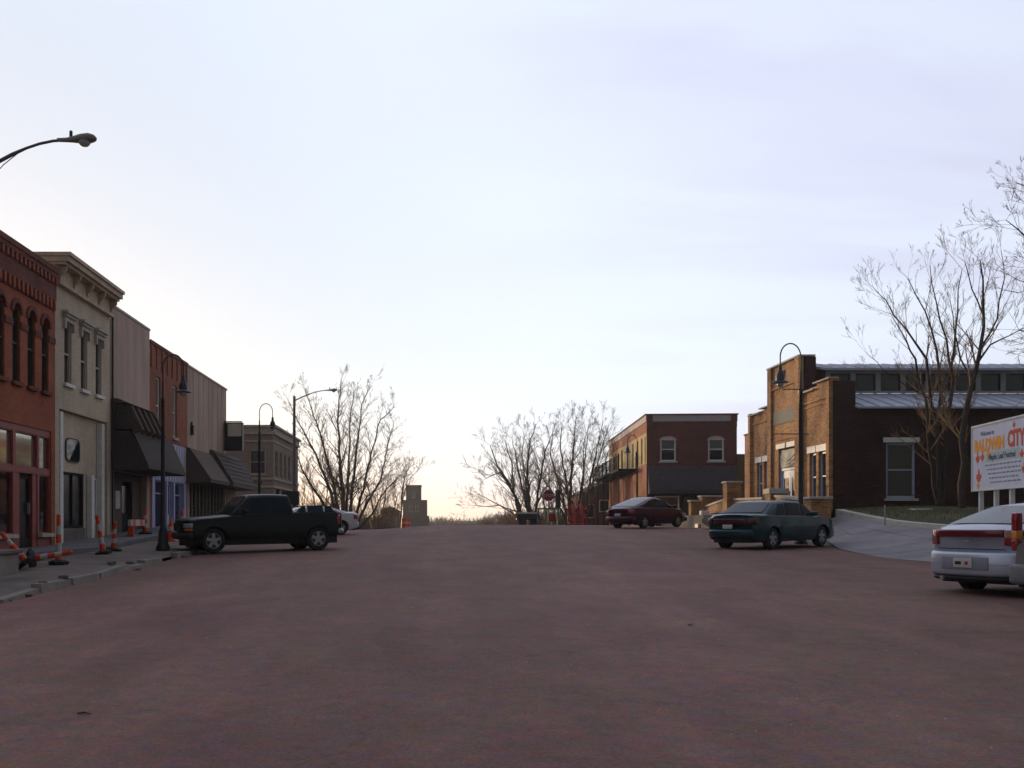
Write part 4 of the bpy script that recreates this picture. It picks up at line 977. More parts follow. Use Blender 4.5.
# silver coupe, right edge
cx, cy_, hd = 10.60, 17.05, 67
build_car('silver_parked_coupe', 'silver sports coupe with a full-width red tail lamp band, parked at the right edge', 'car', (cx, cy_, gz(cx, cy_)), hd,
    sedan(P_sil, L=4.75, W=1.78, wr=.32, xw=(-1.36, 1.30), belt=.97, hand=1, top=[(-2.375, 1.0), (-2.2, 1.08), (-1.8, 1.09), (-1.2, 1.02), (1.0, .92), (1.7, .84), (2.2, .72), (2.375, .62)],
        cabin=(-2.1, -1.05, .15, 1.2, 1.42), arc=.04, rwf=(.06, .93), tumble=.42,
        sidewin=[[(-1.35, .97), (-.55, .99), (-.55, 1.34), (-1.0, 1.33)], [(-.45, .99), (.85, .96), (.30, 1.32), (-.45, 1.36)]], doors=[(-.6, .95)],
        lights=[('tail_lamp', M_tail, -2.45, -2.12, .60, .81, .80, 1.04), ('head_lamp', M_lamp, 2.25, 2.41, .46, .72, .55, .66)],
        extra=[('rear_bumper', P_sil, -2.50, -2.1, -.80, .80, .32, .70), ('front_bumper', P_sil, 2.25, 2.47, -.76, .76, .28, .50), ('bumper_valance', M_plast, -2.46, -2.2, -.76, .76, .24, .33),
            ('lamp_band', mat('dark_red_band', (.10,.006,.008), .2, .1, 8, 0, spec=.5), -2.455, -2.33, -.60, .60, .93, 1.045), ('plate_recess_shade', mat('shaded_silver', (.2,.2,.23), .4, .1, 5, 0), -2.512, -2.495, -.42, .42, .42, .62), ('licence_plate', M_wht, -2.53, -2.513, -.17, .17, .45, .60),  # recess shade painted as a darker silver panel behind the plate
            ('plate_emblem', M_tail, -2.535, -2.531, -.10, -.05, .50, .55), ('plate_emblem', M_plast, -2.535, -2.531, .02, .13, .50, .55), ('bumper_strip', M_galv, -2.508, -2.2, -.825, .825, .505, .515), ('exhaust', M_galv, -2.5, -2.3, .4, .48, .24, .30), ('boot_seam', M_plast, -2.432, -2.40, -.60, .60, .735, .75), ('boot_badge', M_galv, -2.438, -2.42, -.06, .06, .84, .87)]))
# van at the frame's edge
cx, cy_, hd = 10.66, 14.15, 72
build_car('parked_estate_car', 'pewter estate car with tall red and amber tail lamp, cut off at right', 'car', (cx, cy_, gz(cx, cy_)), hd,
    dict(L=4.8, W=1.95, paint=P_tan, wr=.34, xw=(-1.45, 1.45), belt=.95, crown=.3, taper=.05, nose=.04,
        top=[(-2.4, .95), (1.2, .95), (1.8, .90), (2.25, .82), (2.4, .7)], bottom=[(-2.4, .34), (-2.0, .26), (2.0, .24), (2.4, .3)],
        cabin=(-2.36, -2.15, .6, 1.65, 1.46), tumble=.2,
        sidewin=[[(-2.0, 1.0), (-1.0, .99), (-1.0, 1.40), (-1.95, 1.39)], [(-.9, .99), (.1, .99), (.1, 1.41), (-.9, 1.41)], [(.2, .99), (1.15, .98), (.75, 1.34), (.2, 1.40)]],
        doors=[(-.95, .1), (.15, 1.15)],
        lights=[('tail_lamp', M_tail, -2.46, -2.33, .87, .965, 1.12, 1.37), ('tail_lamp', M_amber, -2.46, -2.33, .87, .965, 1.0, 1.115), ('tail_lamp', M_tail, -2.46, -2.33, .87, .965, .84, .995), ('head_lamp', M_lamp, 2.28, 2.43, .5, .8, .60, .75)],
        extra=[('rear_bumper', mat('grey_bumper', (.13,.13,.13), .6, .15, 8, .05), -2.56, -2.3, -.93, .93, .38, .66), ('front_bumper', P_tan, 2.3, 2.52, -.88, .88, .30, .55)]))
# pickup
cx, cy_ = -4.9, 28.6
build_car('pickup_truck', 'black-green extended-cab pickup parked nose to the left kerb', 'pickup truck', (cx, cy_, gz(cx, cy_)), -118,
    dict(L=4.5, W=1.68, paint=P_blk, wr=.33, xw=(-1.45, 1.52), belt=1.0, taper=.07, crown=.6,
        top=[(-2.25, 1.07), (-.70, 1.07), (-.68, 1.02), (1.0, 1.0), (1.6, .95), (2.0, .93), (2.25, .88)], bottom=[(-2.25, .44), (-1.9, .38), (1.9, .36), (2.25, .40)],
        bed=(-2.18, -.76, .58), cabin=(-.74, -.62, .50, 1.08, 1.55), arc=.02, tumble=.24,
        sidewin=[[(-.62, 1.05), (-.13, 1.05), (-.13, 1.46), (-.52, 1.45)], [(-.06, 1.05), (.80, 1.04), (.44, 1.44), (-.06, 1.47)]],
        doors=[(-.14, .92)],
        lights=[('tail_lamp', M_tail, -2.31, -2.20, .64, .78, .72, 1.0), ('head_lamp', M_lamp, 2.18, 2.31, .50, .76, .68, .80), ('indicator', M_amber, 2.18, 2.30, .52, .76, .59, .665)],
        extra=[('rear_bumper', M_galv, -2.40, -2.20, -.78, .78, .46, .60), ('front_bumper', M_plast, 2.20, 2.38, -.78, .78, .38, .56), ('grille', M_plast, 2.22, 2.32, -.48, .48, .60, .82), ('tailgate', P_blk, -2.33, -2.28, -.68, .68, .62, 1.05)]))

# ================================================================ STREET FURNITURE
def hook_lamp(loc, side, label):
    """side = direction of the hook along X"""
    t = thing('street_lamp', label, 'street lamp', loc, group='black shepherd crook street lamps')
    part('pole', MB().lathe([(.19, 0), (.19, .08), (.14, .18), (.11, .5), (.07, .62), (.06, 1.6), (.045, 3.9), (.055, 3.92), (.055, 4.0), (.03, 4.05), (.026, 4.5)], n=14), M_iron, t, smooth=40, local=True)
    r = .27; pts = [(0, 0, 4.45), (0, 0, 4.85)]+[(side*r*(1-math.cos(a)), 0, 4.85+r*1.25*math.sin(a)) for a in [math.pi*i/12 for i in range(1, 13)]]+[(side*2*r, 0, 4.62)]
    part('crook', MB().tube(pts, .018, 8), M_iron, t, smooth=60, local=True)
    lc = part('lantern', MB().lathe([(.03, 4.64), (.045, 4.60), (.05, 4.5), (.09, 4.42), (.11, 4.36), (.115, 4.25), (.20, 4.21), (.215, 4.185), (.02, 4.18)], (side*2*r, 0, 0), 18), M_iron, t, smooth=35, local=True)
    part('globe', MB().lathe([(.08, 4.178), (.09, 4.14), (.06, 4.09), (.02, 4.07)], (side*2*r, 0, 0), 14), M_lamp, lc, smooth=60, local=True)
    return t
hook_lamp((-7.2, 27.1, lowz(27.1)), 1, 'black crook lamp standing by the cones at the nose of the pickup')
hook_lamp((-7.2, 42.0, lowz(42)), 1, 'black crook lamp rising behind the pickup cab')
hook_lamp((11.6, 58.8, 1.41), -1, 'black crook lamp in front of the red corner building balcony')
t = hook_lamp((11.75, 32.9, .80), -1, 'tallest black crook lamp standing behind the teal sedan by the brick hall'); t.scale = (1.22, 1.22, 1.26)
for zb_ in (2.88, 4.02): part('banner_arm', MB().tube([(-.72 if zb_ < 3 else -.5, 0, zb_), (.22, 0, zb_)], .012, 6), M_iron, t, local=True)
def cobra(loc, side, label, h=7.7, arm=2.0):
    t = thing('road_lamp', label, 'street lamp', loc, group='cobra head road lamps')
    part('pole', MB().lathe([(.16, 0), (.16, .1), (.11, .2), (.10, 3), (.075, h), (.02, h+.05)], n=12), M_galv2, t, smooth=40, local=True)
    pts = [(0, 0, h-.25)]+[(side*arm*s, 0, h-.25+.62*math.sin(s*math.pi/2)) for s in (.12, .25, .4, .55, .7, .85, 1.0)]
    part('arm', MB().tube(pts, [.036]*4+[.026]*4, 8), M_galv2, t, smooth=60, local=True)
    part('brace', MB().tube([(side*.05, 0, h-.55), (side*arm*.3, 0, h-.07), (side*arm*.45, 0, h+.12)], .009, 5), M_galv2, t, local=True)
    x = side*arm; z = h+.37; s = side
    hd = MB(); rows = []
    for i, (dx, ry_, rz, zz2) in enumerate(((-.16, .035, .035, 0), (0, .045, .04, 0), (.12, .07, .055, .01), (.26, .12, .08, .02), (.40, .13, .085, .03), (.49, .09, .06, .03), (.53, .03, .03, .02))):
        rows.append([(x+s*dx, ry_*math.cos(a), z+zz2+rz*math.sin(a)) for a in [2*math.pi*k/12 for k in range(13)]])
    hd.grid(rows); ho = part('lamp_head', hd, mat('weathered_lamp_housing', (.22,.20,.15), .6, .2, 8, .05), t, smooth=60, local=True)
    part('refractor', MB().lathe([(.11, z-.03), (.10, z-.07), (.06, z-.11), (.01, z-.12)], (x+s*.32, 0, 0), 14), M_lamp, ho, smooth=60, local=True)
    part('photocell', MB().lathe([(.03, z+.05), (.03, z+.15), (.01, z+.17)], (x+s*.08, 0, 0), 8), M_iron, ho, local=True)
    return t
M_galv2 = mat('dull_brown_metal', (.12,.095,.095), .6, .2, 8, .05, metal=.3)
cobra((-8.25, 60, RZ(60)), 1, 'cobra head road lamp on a tall pole in front of the bare trees', 7.55, 2.0)
part('control_box', MB().box(-.55, .3, -.2, .2, 1.2, 2.0), M_iron, bpy.data.objects['road_lamp'], local=True)
cobra((-8.15, 18.2, .6), 1, 'cobra head road lamp whose curved arm enters at the upper left', 7.42, 1.6)

def delin(x, y, z, label, tilt=(0,0,0), h=.95):
    t = thing('channelizer_post', label, 'traffic post', (x, y, z), group='orange and white channelizer posts'); t.rotation_euler = tilt
    part('base', MB().lathe([(.22, 0), (.22, .05), (.12, .09)], n=8), M_rub, t, local=True)
    for i in range(5):
        a = .08+i*(h-.08)/5; b = .08+(i+1)*(h-.08)/5; r = .07-.006*i
        part('band', MB().lathe([(r, a), (r*.97, b-.002)], n=12), M_or if i % 2 == 0 else M_wht, t, smooth=40, local=True)
    part('cap', MB().lathe([(.04, h), (.05, h+.04), (.02, h+.07)], n=10), M_or, t, local=True); return t
delin(-8.05, 21.9, lowz(21.9), 'upright channelizer post in front of the white building, standing over the fallen posts', h=1.0)
delin(-8.1, 20.35, lowz(20.35)+.12, 'channelizer post tipped left beside the concrete block', (R_(8), R_(-38), 0), .72)
delin(-8.3, 21.0, lowz(21)+.16, 'channelizer post lying flat at the foot of the upright one', (R_(12), R_(80), R_(15)), .8)
delin(-8.25, 25.5, lowz(25.5), 'leaning channelizer post by the white building doorway', (0, R_(-10), 0), .92)
delin(-8.45, 26.9, lowz(26.9), 'channelizer post left of the near crook lamp before the dark canopy', (0, R_(4), 0), .7)
delin(-9.5, 33.6, upz(33.6), 'channelizer post under the dark shingled canopy', (0, 0, 0), .75)
def cone(x, y, z, label, s=1.0):
    t = thing('traffic_cone', label, 'traffic cone', (x, y, z), group='orange traffic cones')
    part('base', MB().box(-.19*s, .19*s, -.19*s, .19*s, 0, .04), M_or, t, local=True, bevel=.01)
    part('cone', MB().lathe([(.15*s, .04), (.11*s, .28*s), (.07*s, .5*s), (.03*s, .72*s), (.02*s, .73*s)], n=16), M_or, t, smooth=50, local=True)
    part('collar', MB().lathe([(.106*s, .33*s), (.083*s, .46*s)], n=16), M_wht, t, smooth=50, local=True); return t
cone(-8.3, 32.2, lowz(32.2), 'orange traffic cone between the near crook lamp and the pickup nose')
cone(-9.2, 37.3, upz(37.3), 'orange traffic cone in front of the periwinkle shopfront')
cone(-9.6, 32.3, upz(32.3), 'small orange cone near the white notice under the dark canopy', .7)
# sawhorse barricade under the canopy
t = thing('barricade', 'low orange and white barricade board lying under the dark canopy', 'barricade', (-9.5, 32.9, upz(32.9)))
part('board', MB().box(-.1, .0, -.9, .9, .3, .5), M_wht, t, local=True); part('stripe', MB().box(.001, .006, -.7, -.4, .3, .5), M_or, t, local=True); part('stripe', MB().box(.001, .006, .1, .4, .3, .5), M_or, t, local=True)
for s in (-.8, .75): part('leg', MB().box(-.12, .05, s, s+.05, 0, .3), M_or, t, local=True)
# concrete block bottom left
t = thing('concrete_planter', 'weathered concrete block wall at the lower left edge of the pavement', 'wall', (-8.7, 17, .5))
part('block', MB().box(-9.4, -8.0, 12, 19.7, .3, 1.0), M_conc, t, bevel=.03); part('cap', MB().box(-9.45, -7.94, 11.95, 19.75, 1.0, 1.08), M_concd, t, bevel=.02)

# loose grit on the road, too small to pick apart
gg = MB(); gr2 = random.Random(19)
for i in range(420):
    y = 6.3+gr2.random()**1.6*22; x = gr2.uniform(-6.2, 11); s = gr2.uniform(.004, .012); zz0 = RZ(y)+crown(x)-.03
    gg.add([(x+s*a, y+s*b, zz0+s*c_*.8) for a, b, c_ in ((1, .2, 0), (-.6, 1, 0), (-.7, -.9, 0), (.1, .1, 1))], [(0,1,3), (1,2,3), (2,0,3)])
me = bpy.data.meshes.new('grit'); me.from_pydata(gg.v, [], gg.f); me.materials.append(mat('pale_grit', (.33,.30,.27), .9, .5, 3, 0)); o = bpy.data.objects.new('grit', me); COL.objects.link(o); o['kind'] = 'stuff'
# bits of rubble along the kerb
rr = random.Random(11)
for i in range(11):
    y = rr.uniform(15, 30); x = rr.uniform(-6.9, -6.15); s = rr.uniform(.03, .10); m = MB()
    vs_ = [((rr.uniform(.6, 1))*s*a, rr.uniform(.6, 1)*s*b, rr.uniform(.4, .8)*s*c_) for a in (-1, 1) for b in (-1, 1) for c_ in (0, 1)]
    m.add(vs_, [(0,1,3,2), (4,6,7,5), (0,4,5,1), (2,3,7,6), (0,2,6,4), (1,5,7,3)])
    o = single('rubble_piece', m, M_concd, 'small broken piece of concrete lying along the torn left kerb', 'rubble', (x, y, (lowz(y) if x < -6.45 else RZ(y)-.03)), group='broken concrete along the left kerb', local=True, rz=rr.uniform(0, 3), bevel=.01)
# twig lying on the road
z = lambda x, y: RZ(y)+crown(x)-.03
single('fallen_twig', MB().tube([(-2.57, 7.35, z(-2.57, 7.35)+.01), (-2.52, 7.36, z(-2.5,7.36)+.014), (-2.46, 7.33, z(-2.46,7.33)+.008)], [.006, .008, .003], 6), M_bark, 'short dark twig lying on the road at lower left', 'twig', (-2.5, 7.35, z(-2.5, 7.35)))
single('dead_leaf', MB().poly([(2.98, 12.1, z(3,12.1)+.012), (3.06, 12.14, z(3,12.1)+.03), (3.09, 12.2, z(3,12.2)+.012), (3.01, 12.18, z(3,12.2)+.02)]), M_bark, 'dark dead leaf lying on the road right of centre', 'leaf', (3, 12.1, z(3, 12.1)))

# ---- stop sign and far-corner clutter
t = thing('stop_sign', 'red octagonal stop sign on a post at the far corner', 'road sign', (PX(548.5,70), 70, RZ(70)))
zc = PZ(495.5, 70)-RZ(70)
part('post', MB().box(-.03, .03, 0, .06, 0, zc+.4), M_galv, t, local=True)
oc = [(.42*math.cos(R_(22.5+45*k)), -.02, zc+.42*math.sin(R_(22.5+45*k))) for k in range(8)]
fc = part('plate', MB().prism(oc, (0, .015, 0)), M_wht, t, local=True)
part('face', MB().prism([(p[0]*.94, -.0245, zc+(p[2]-zc)*.94) for p in oc], (0, .004, 0)), mat('sign_red', (.22,.015,.025), .5, .1, 5, 0), fc, local=True)
part('lettering', textmesh('STOP', .30, M_wht, Matrix.Translation((0, -.027, zc-.10)) @ Matrix.Rotation(R_(90), 4, 'X'), .002), M_wht, fc, local=True)
t = thing('signal_cabinet', 'tall dark utility cabinet post right of the stop sign', 'utility pole', (PX(558,69), 69, RZ(69)))
part('post', MB().box(-.06, .06, -.06, .06, 0, 1.9), M_iron, t, local=True); part('box', MB().box(-.16, .16, -.15, .15, 1.3, PZ(490,69)-RZ(69)), M_iron, t, local=True)
# green trestle barricade
t = thing('green_trestle', 'green trestle frame at the far corner below the stop sign', 'barricade', (PX(550,66), 66, RZ(66)))
M_grn = mat('green_paint', (.06,.12,.075), .6, .2, 6, .05); zt = PZ(508, 66)-RZ(66)
for x in (-.75, -.25, .25, .65): part('leg', MB().tube([(x-.12, 0, 0), (x, 0, zt)], .035, 6), M_grn, t, local=True); part('leg', MB().tube([(x+.14, .3, 0), (x, 0, zt)], .035, 6), M_grn, t, local=True)
part('rail', MB().box(-.9, .8, -.03, .03, zt-.1, zt), M_grn, t, local=True); part('red_panel', MB().box(-.1, .35, -.05, -.03, .35, .8), M_tail, t, local=True)
# small flatbed trailer
t = thing('flatbed_trailer', 'low dark flatbed trailer with a red lamp at the far corner', 'trailer', (PX(528,66), 66.5, RZ(66.5)))
part('bed', MB().box(-.8, .8, -.5, .6, .85, .95), M_wht, t, local=True); part('side_board', MB().box(-.82, .75, -.52, -.49, .55, .84), M_iron, t, local=True); part('chassis', MB().box(-.7, .9, -.3, .3, .45, .54), M_iron, t, local=True)
part('tail_lamp', MB().box(-.80, -.66, -.545, -.525, .6, .78), M_tail, t, local=True)
for x in (-.35, .35): part('wheel', MB().lathe([(.27, -.5), (.27, -.3)], (x, 0, .27), 16, 'y'), M_rub, t, local=True)
# orange construction fence
t = thing('snow_fence', 'crumpled red-orange plastic construction fence at the far corner', 'fence', (PX(578,74), 74, RZ(74)))
fr_ = random.Random(2); x0, x1 = PX(568,74), PX(587,74); m = MB(); zb = 1.45
def fp(i, j): return (lerp(x0, x1, i/16)+.03*math.sin(j*2), 74+.25*math.sin(i*.9)+.1*math.sin(j*1.3+i), zb+j/7*(1.25+.2*math.sin(i*.8)))
for i in range(17): m.tube([fp(i, j) for j in range(8)], .045, 4)
for j in range(8): m.tube([fp(i, j) for i in range(17)], .05, 4)
part('mesh', m, mat('fence_orange', (.36,.03,.02), .6, .2, 6, 0), t)
for i in (0, 5, 11, 16): part('post', MB().tube([(fp(i,0)[0], 74.1, .9), (fp(i,0)[0]+.05, 74.1, 3.1)], .03, 6), M_wood, t)
for k, (px, d) in enumerate(((404, 110), (407.5, 111))):
    b = thing('construction_barrel', ['orange construction barrel far down the street below the stone tower', 'second orange construction barrel just right of the first, below the stone tower'][k], 'barrel', (PX(px, d), d, PZ(526, d)-.25), group='far construction barrels')
    part('drum', MB().lathe([(.32, 0), (.30, .5), (.27, 1.1), (.1, 1.12)], n=14), M_or, b, smooth=40, local=True); part('stripe', MB().lathe([(.302, .5), (.298, .7)], n=14), M_wht, b, local=True)

# ---- welcome sign
SW, SH = 3.95, 1.93
s = thing('welcome_sign', 'white billboard on posts with yellow and red lettering and painted leaves', 'sign', (16.8, 32.0, lawnz(16.8, 31)), 0)
ax = Vector((-.5, -3.7, 0)).normalized()   # reading direction
s.rotation_euler = (0, 0, math.atan2(ax.y, ax.x)); bz = PZ(490, 32)-lawnz(16.8, 31)
# local: x along the board, -y is the face normal toward the street
sb = part('board', MB().box(0, SW, -.0, .06, bz, bz+SH), mat('white_sign_paint', (.58,.57,.62), .6, .1, 2, .03), s, local=True)
part('frame', MB().box(-.04, SW+.04, -.03, .08, bz+SH, bz+SH+.05).box(-.04, SW+.04, -.03, .08, bz-.05, bz-.001).box(-.04, -.001, -.03, .08, bz, bz+SH).box(SW+.001, SW+.04, -.03, .08, bz, bz+SH), M_trimw, s, local=True)
for x in (.35, 1.5, 2.6, 3.6): part('post', MB().box(x-.06, x+.06, .065, .18, -.2, bz+SH-.1), M_trimw, s, local=True)
def stext(txt, x, z, size, m, bold=0, sx=1, al='CENTER'):
    part('lettering', textmesh(txt, size, m, Matrix.Translation((x, -.006, bz+z)) @ Matrix.Rotation(R_(90), 4, 'X'), .003, al, bold, sx), m, sb, local=True)
M_yel = mat('yellow_orange_letter', (.80,.30,.02), .6, 0, 1, 0); M_rl = mat('red_letter', (.55,.07,.02), .6, 0, 1, 0); M_nav = mat('navy_letter', (.05,.06,.12), .6, 0, 1, 0); M_gl = mat('grey_letter', (.18,.20,.30), .6, 0, 1, 0)
stext('Welcome to', 1.15, 1.62, .20, M_gl, .002)
stext('BALDWIN', .16, 1.16, .50, M_yel, .03, .98, 'LEFT'); stext('CITY', 2.62, 1.16, .64, M_rl, .028, .80, 'LEFT')
part('panel', MB().box(1.05, 3.4, -.004, -.001, bz+.80, bz+1.10), mat('pale_green_patch', (.40,.46,.42), .6, 0, 1, 0), sb, local=True)
stext('Maple Leaf Festival', 2.2, .86, .25, M_nav, .006)
for k in range(5):
    zt = .68-k*.13; sxs = random.Random(k); x = 1.0+.1*k
    m = MB()
    while x < 3.45-.05*k:
        w = sxs.uniform(.10, .28); m.box(x, min(x+w, 3.5), -.0045, -.001, bz+zt, bz+zt+.045); x += w+.06
    part('small_print', m, M_gl, sb, local=True, kind='stuff')
leaf = [(0,-.5),(.05,-.2),(.3,-.28),(.26,-.12),(.5,.05),(.38,.12),(.42,.3),(.22,.24),(.18,.32),(.12,.22),(.14,.52),(.0,.7)]
leaf = leaf+[(-a, b) for a, b in reversed(leaf[1:-1])]
for x, z_, sc, ma in ((.42, .92, .34, M_rl), (.78, .95, .30, M_rl), (.5, .35, .42, M_rl), (3.55, .88, .26, M_rl), (3.72, .45, .36, M_rl), (3.05, 1.74, .2, M_rl), (1.25, 1.0, .3, M_yel), (.45, .1, .25, M_yel)):
    part('painted_leaf', MB().prism([(x+a*sc*1.1, -.0055, bz+z_+b*sc) for a, b in leaf], (0, .004, 0)), ma, sb, local=True)
# low rail; a white slab puts the sunlit lawn spot into colour
t = thing('hand_rail', 'thin low metal rail on the lawn beside the hall side wall', 'railing', (16.6, 38.5, lawnz(16.6, 38.5)))
for x in (0, 1.7): part('post', MB().tube([(x, 0, -.1), (x, 0, .55)], .012, 6), M_iron, t, local=True)
part('bar', MB().tube([(0, 0, .55), (1.7, 0, .55)], .012, 6), M_iron, t, local=True)
single('lawn_stake', MB().tube([(PX(885,33), 33, 1.5), (PX(885,33), 33, 2.15)], .025, 6), M_galv, 'thin pale stake standing on the lawn below the side window', 'stake', (PX(885,33), 33, 1.5))
single('sunlit_lawn_patch', MB().box(17.6, 18.3, 37.6, 38.6, 1.95, 2.09), M_trimw, 'pale flat slab standing in for a sunlit patch of lawn under the side wall', 'slab', (17.9, 38, 1.95), bevel=.02)
# ================================================================ TREES
def grow(mb, tw, p, dr, length, rad, depth, rg, up=.25, wob=.13, minr=.012, spread=38, ratio=.72, nsub=3):
    """one branch and its children; thick ones go to mb, twigs to tw"""
    seg = max(3, int(length/.5)) if depth > 1 else (3 if depth else 2)
    pts = [Vector(p)]; d = Vector(dr).normalized(); rs = [rad]
    for i in range(seg):
        d = (d+Vector((rg.uniform(-wob, wob), rg.uniform(-wob, wob), rg.uniform(-wob*.6, wob*.6)+up*.12))).normalized()
        pts.append(pts[-1]+d*(length/seg)); rs.append(max(minr*.6, rad*(1-.62*(i+1)/seg)))
    (mb if rad > .05 else tw).tube(pts, rs, 6 if rad > .05 else (4 if rad > .02 else 3), cap=False)
    if depth <= 0: return
    for k in range(nsub+rg.randint(0, 2)):
        f = rg.uniform(.25, 1.0); i = min(seg-1, int(f*seg)); q = pts[i].lerp(pts[i+1], f*seg-i)
        ax = (pts[i+1]-pts[i]).normalized(); side = ax.orthogonal().normalized(); side.rotate(Matrix.Rotation(rg.uniform(0, 6.28), 3, ax))
        a = R_(spread*rg.uniform(.55, 1.25)); nd = ax*math.cos(a)+side*math.sin(a); nd.z += up*.35
        grow(mb, tw, q, nd, length*ratio*rg.uniform(.6, 1.1)*(1-.35*f), max(minr, rs[i]*.62), depth-1, rg, up, wob, minr, spread, ratio, nsub)
RS_ = .6
def tree(label, base, limbs, seed, group=None, minr=.012, nsub=3, twl=1.0, bark=None, depth=3, name='bare_tree', up=.35):
    """limbs: lists of (x,y,z,r) guide points relative to the base"""
    rg = random.Random(seed); t = thing(name, label, 'tree', base, group=group); mb = MB(); tw = MB()
    for lm in limbs:
        P = [Vector(q[:3]) for q in lm]; rs = [q[3]*RS_ for q in lm]; pts = []; rr_ = []
        for i in range(len(P)-1):
            L = (P[i+1]-P[i]).length; n = max(2, int(L/.6))
            for k in range(n):
                f = k/n; j = .04*min(1.5, L); pts.append(P[i].lerp(P[i+1], f)+Vector((rg.uniform(-j, j), rg.uniform(-j, j), rg.uniform(-j, j)))*(0 if i == 0 and k == 0 else 1)); rr_.append(lerp(rs[i], rs[i+1], f))
        pts.append(P[-1]); rr_.append(rs[-1])
        mb.tube(pts, rr_, 7, cap=False)
        tot = len(pts)
        for i in range(int(tot*.22), tot):
            for _ in range(rg.choice((1, 2, 2, 3)) if i > tot*.45 else rg.choice((1, 1, 2))):
                ax = (pts[min(i+1, tot-1)]-pts[max(i-1, 0)]).normalized(); side = ax.orthogonal().normalized(); side.rotate(Matrix.Rotation(rg.uniform(0, 6.28), 3, ax))
                a = R_(rg.uniform(22, 50)); nd = ax*math.cos(a)+side*math.sin(a); nd.z += .05
                grow(mb, tw, pts[i], nd, twl*rg.uniform(.9, 2.0)*(1-.45*i/tot), max(minr*1.3, rr_[i]*.42), depth, rg, up, .12, minr, 34, .7, nsub)
    part('trunk', mb, bark or M_bark, t, smooth=60); 
    me = bpy.data.meshes.new('crown'); off = wloc(t); me.from_pydata([(a-off[0], b-off[1], c-off[2]) for a, b, c in tw.v], [], tw.f); me.materials.append(M_twig)
    o = bpy.data.objects.new('crown', me); COL.objects.link(o); o.parent = t
    return t
def pl(d, *pts, dy=0, rg=random.Random(4)):
    """guide points from photograph columns/rows at depth d; dy spreads in depth"""
    out_ = []; n = len(pts)
    for i, (x, y, r) in enumerate(pts):
        dd = d+dy*i/(n-1); out_.append((PX(x, dd), dd, PZ(y, dd), r))
    return out_
B_l = 'bare trees beyond the cross street'
D = 98; zb = RZ(D)-.2
def base(x, d): return (PX(x, d), d, RZ(d)-.2)
rb_ = base(346, D)
tree('large bare tree fanning out over the white sedan on the left', rb_, [
    pl(D, (344,535,.42), (343,500,.36), (340,460,.22), (338,420,.14), (341,380,.05)),
    pl(D, (341,535,.34), (330,490,.25), (316,455,.16), (300,425,.09), (288,400,.04), dy=-3),
    pl(D, (342,535,.32), (333,480,.24), (322,440,.15), (312,410,.09), (305,390,.04), dy=3),
    pl(D, (338,532,.28), (322,500,.20), (305,475,.13), (297,455,.07), (290,440,.04), dy=-5),
    pl(D, (348,535,.34), (352,490,.24), (357,445,.15), (362,405,.08), (369,386,.04), dy=2),
    pl(D, (350,535,.30), (362,495,.20), (371,455,.13), (380,420,.08), (393,408,.04), dy=-3),
    pl(D, (352,535,.28), (366,505,.2), (381,480,.13), (388,445,.08), (394,422,.04), dy=4),
    pl(D, (345,535,.28), (349,470,.18), (350,420,.10), (354,392,.05), dy=5),
    pl(D, (355,532,.2), (372,515,.14), (385,490,.09), (402,474,.05), dy=-2)], 21, B_l, .0095, 2, 1.65, depth=3)
tree('small bare tree with a drooping bough left of the stone tower', base(399, 118), [
    pl(118, (400,540,.2), (401,510,.16), (402,490,.11), (406,474,.07), (412,462,.04)),
    pl(118, (402,500,.09), (404,478,.07), (396,474,.05), (386,478,.03), dy=1),
    pl(118, (402,505,.09), (408,480,.06), (420,468,.03), dy=-1)], 22, B_l, .0095, 2, 1.65, depth=3)
tree('bushy bare tree filling in behind the cobra head lamp', base(318, 112), [
    pl(112, (318,540,.2), (316,510,.14), (310,480,.06)), pl(112, (320,540,.2), (326,505,.12), (330,470,.05), dy=3),
    pl(112, (316,540,.2), (305,515,.12), (300,495,.05), dy=-2), pl(112, (322,540,.2), (335,515,.12), (345,490,.06), dy=2)], 23, B_l, .010, 3, 1.9, depth=3)
tree('bushy bare tree between the fanning tree and the stone tower', base(378, 110), [
    pl(110, (376,540,.2), (374,512,.14), (366,480,.06)), pl(110, (378,540,.2), (384,505,.12), (388,478,.05), dy=3),
    pl(110, (377,540,.18), (393,512,.1), (398,494,.05), dy=-2), pl(110, (375,540,.18), (362,512,.1), (355,488,.05), dy=2)], 24, B_l, .010, 3, 1.8, depth=3)
# right cluster
tree('leftmost bare tree of the right cluster, leaning to the left', base(523, 100), [
    pl(100, (524,540,.32), (519,505,.26), (508,482,.2), (497,466,.13), (490,445,.05)),
    pl(100, (512,490,.14), (500,472,.1), (486,478,.06), (478,470,.03), dy=-2),
    pl(100, (521,530,.26), (514,492,.2), (512,465,.12), (505,440,.05), dy=3),
    pl(100, (516,515,.12), (500,505,.09), (485,507,.05), (470,505,.03), dy=-1),
    pl(100, (518,512,.12), (505,508,.08), (490,500,.05), (480,495,.03), dy=2)], 31, B_l, .0095, 2, 1.7, depth=3)
tree('tall bare tree left of the stop sign', base(532, 96), [
    pl(96, (531,540,.32), (529,500,.25), (527,465,.16), (530,440,.09), (536,424,.04)),
    pl(96, (530,520,.2), (520,480,.14), (515,452,.08), (512,438,.04), dy=2),
    pl(96, (533,525,.24), (540,480,.18), (545,450,.1), (553,432,.04), dy=-3),
    pl(96, (532,525,.2), (526,485,.14), (522,455,.08), (524,432,.04), dy=4)], 32, B_l, .0095, 2, 1.7, depth=3)
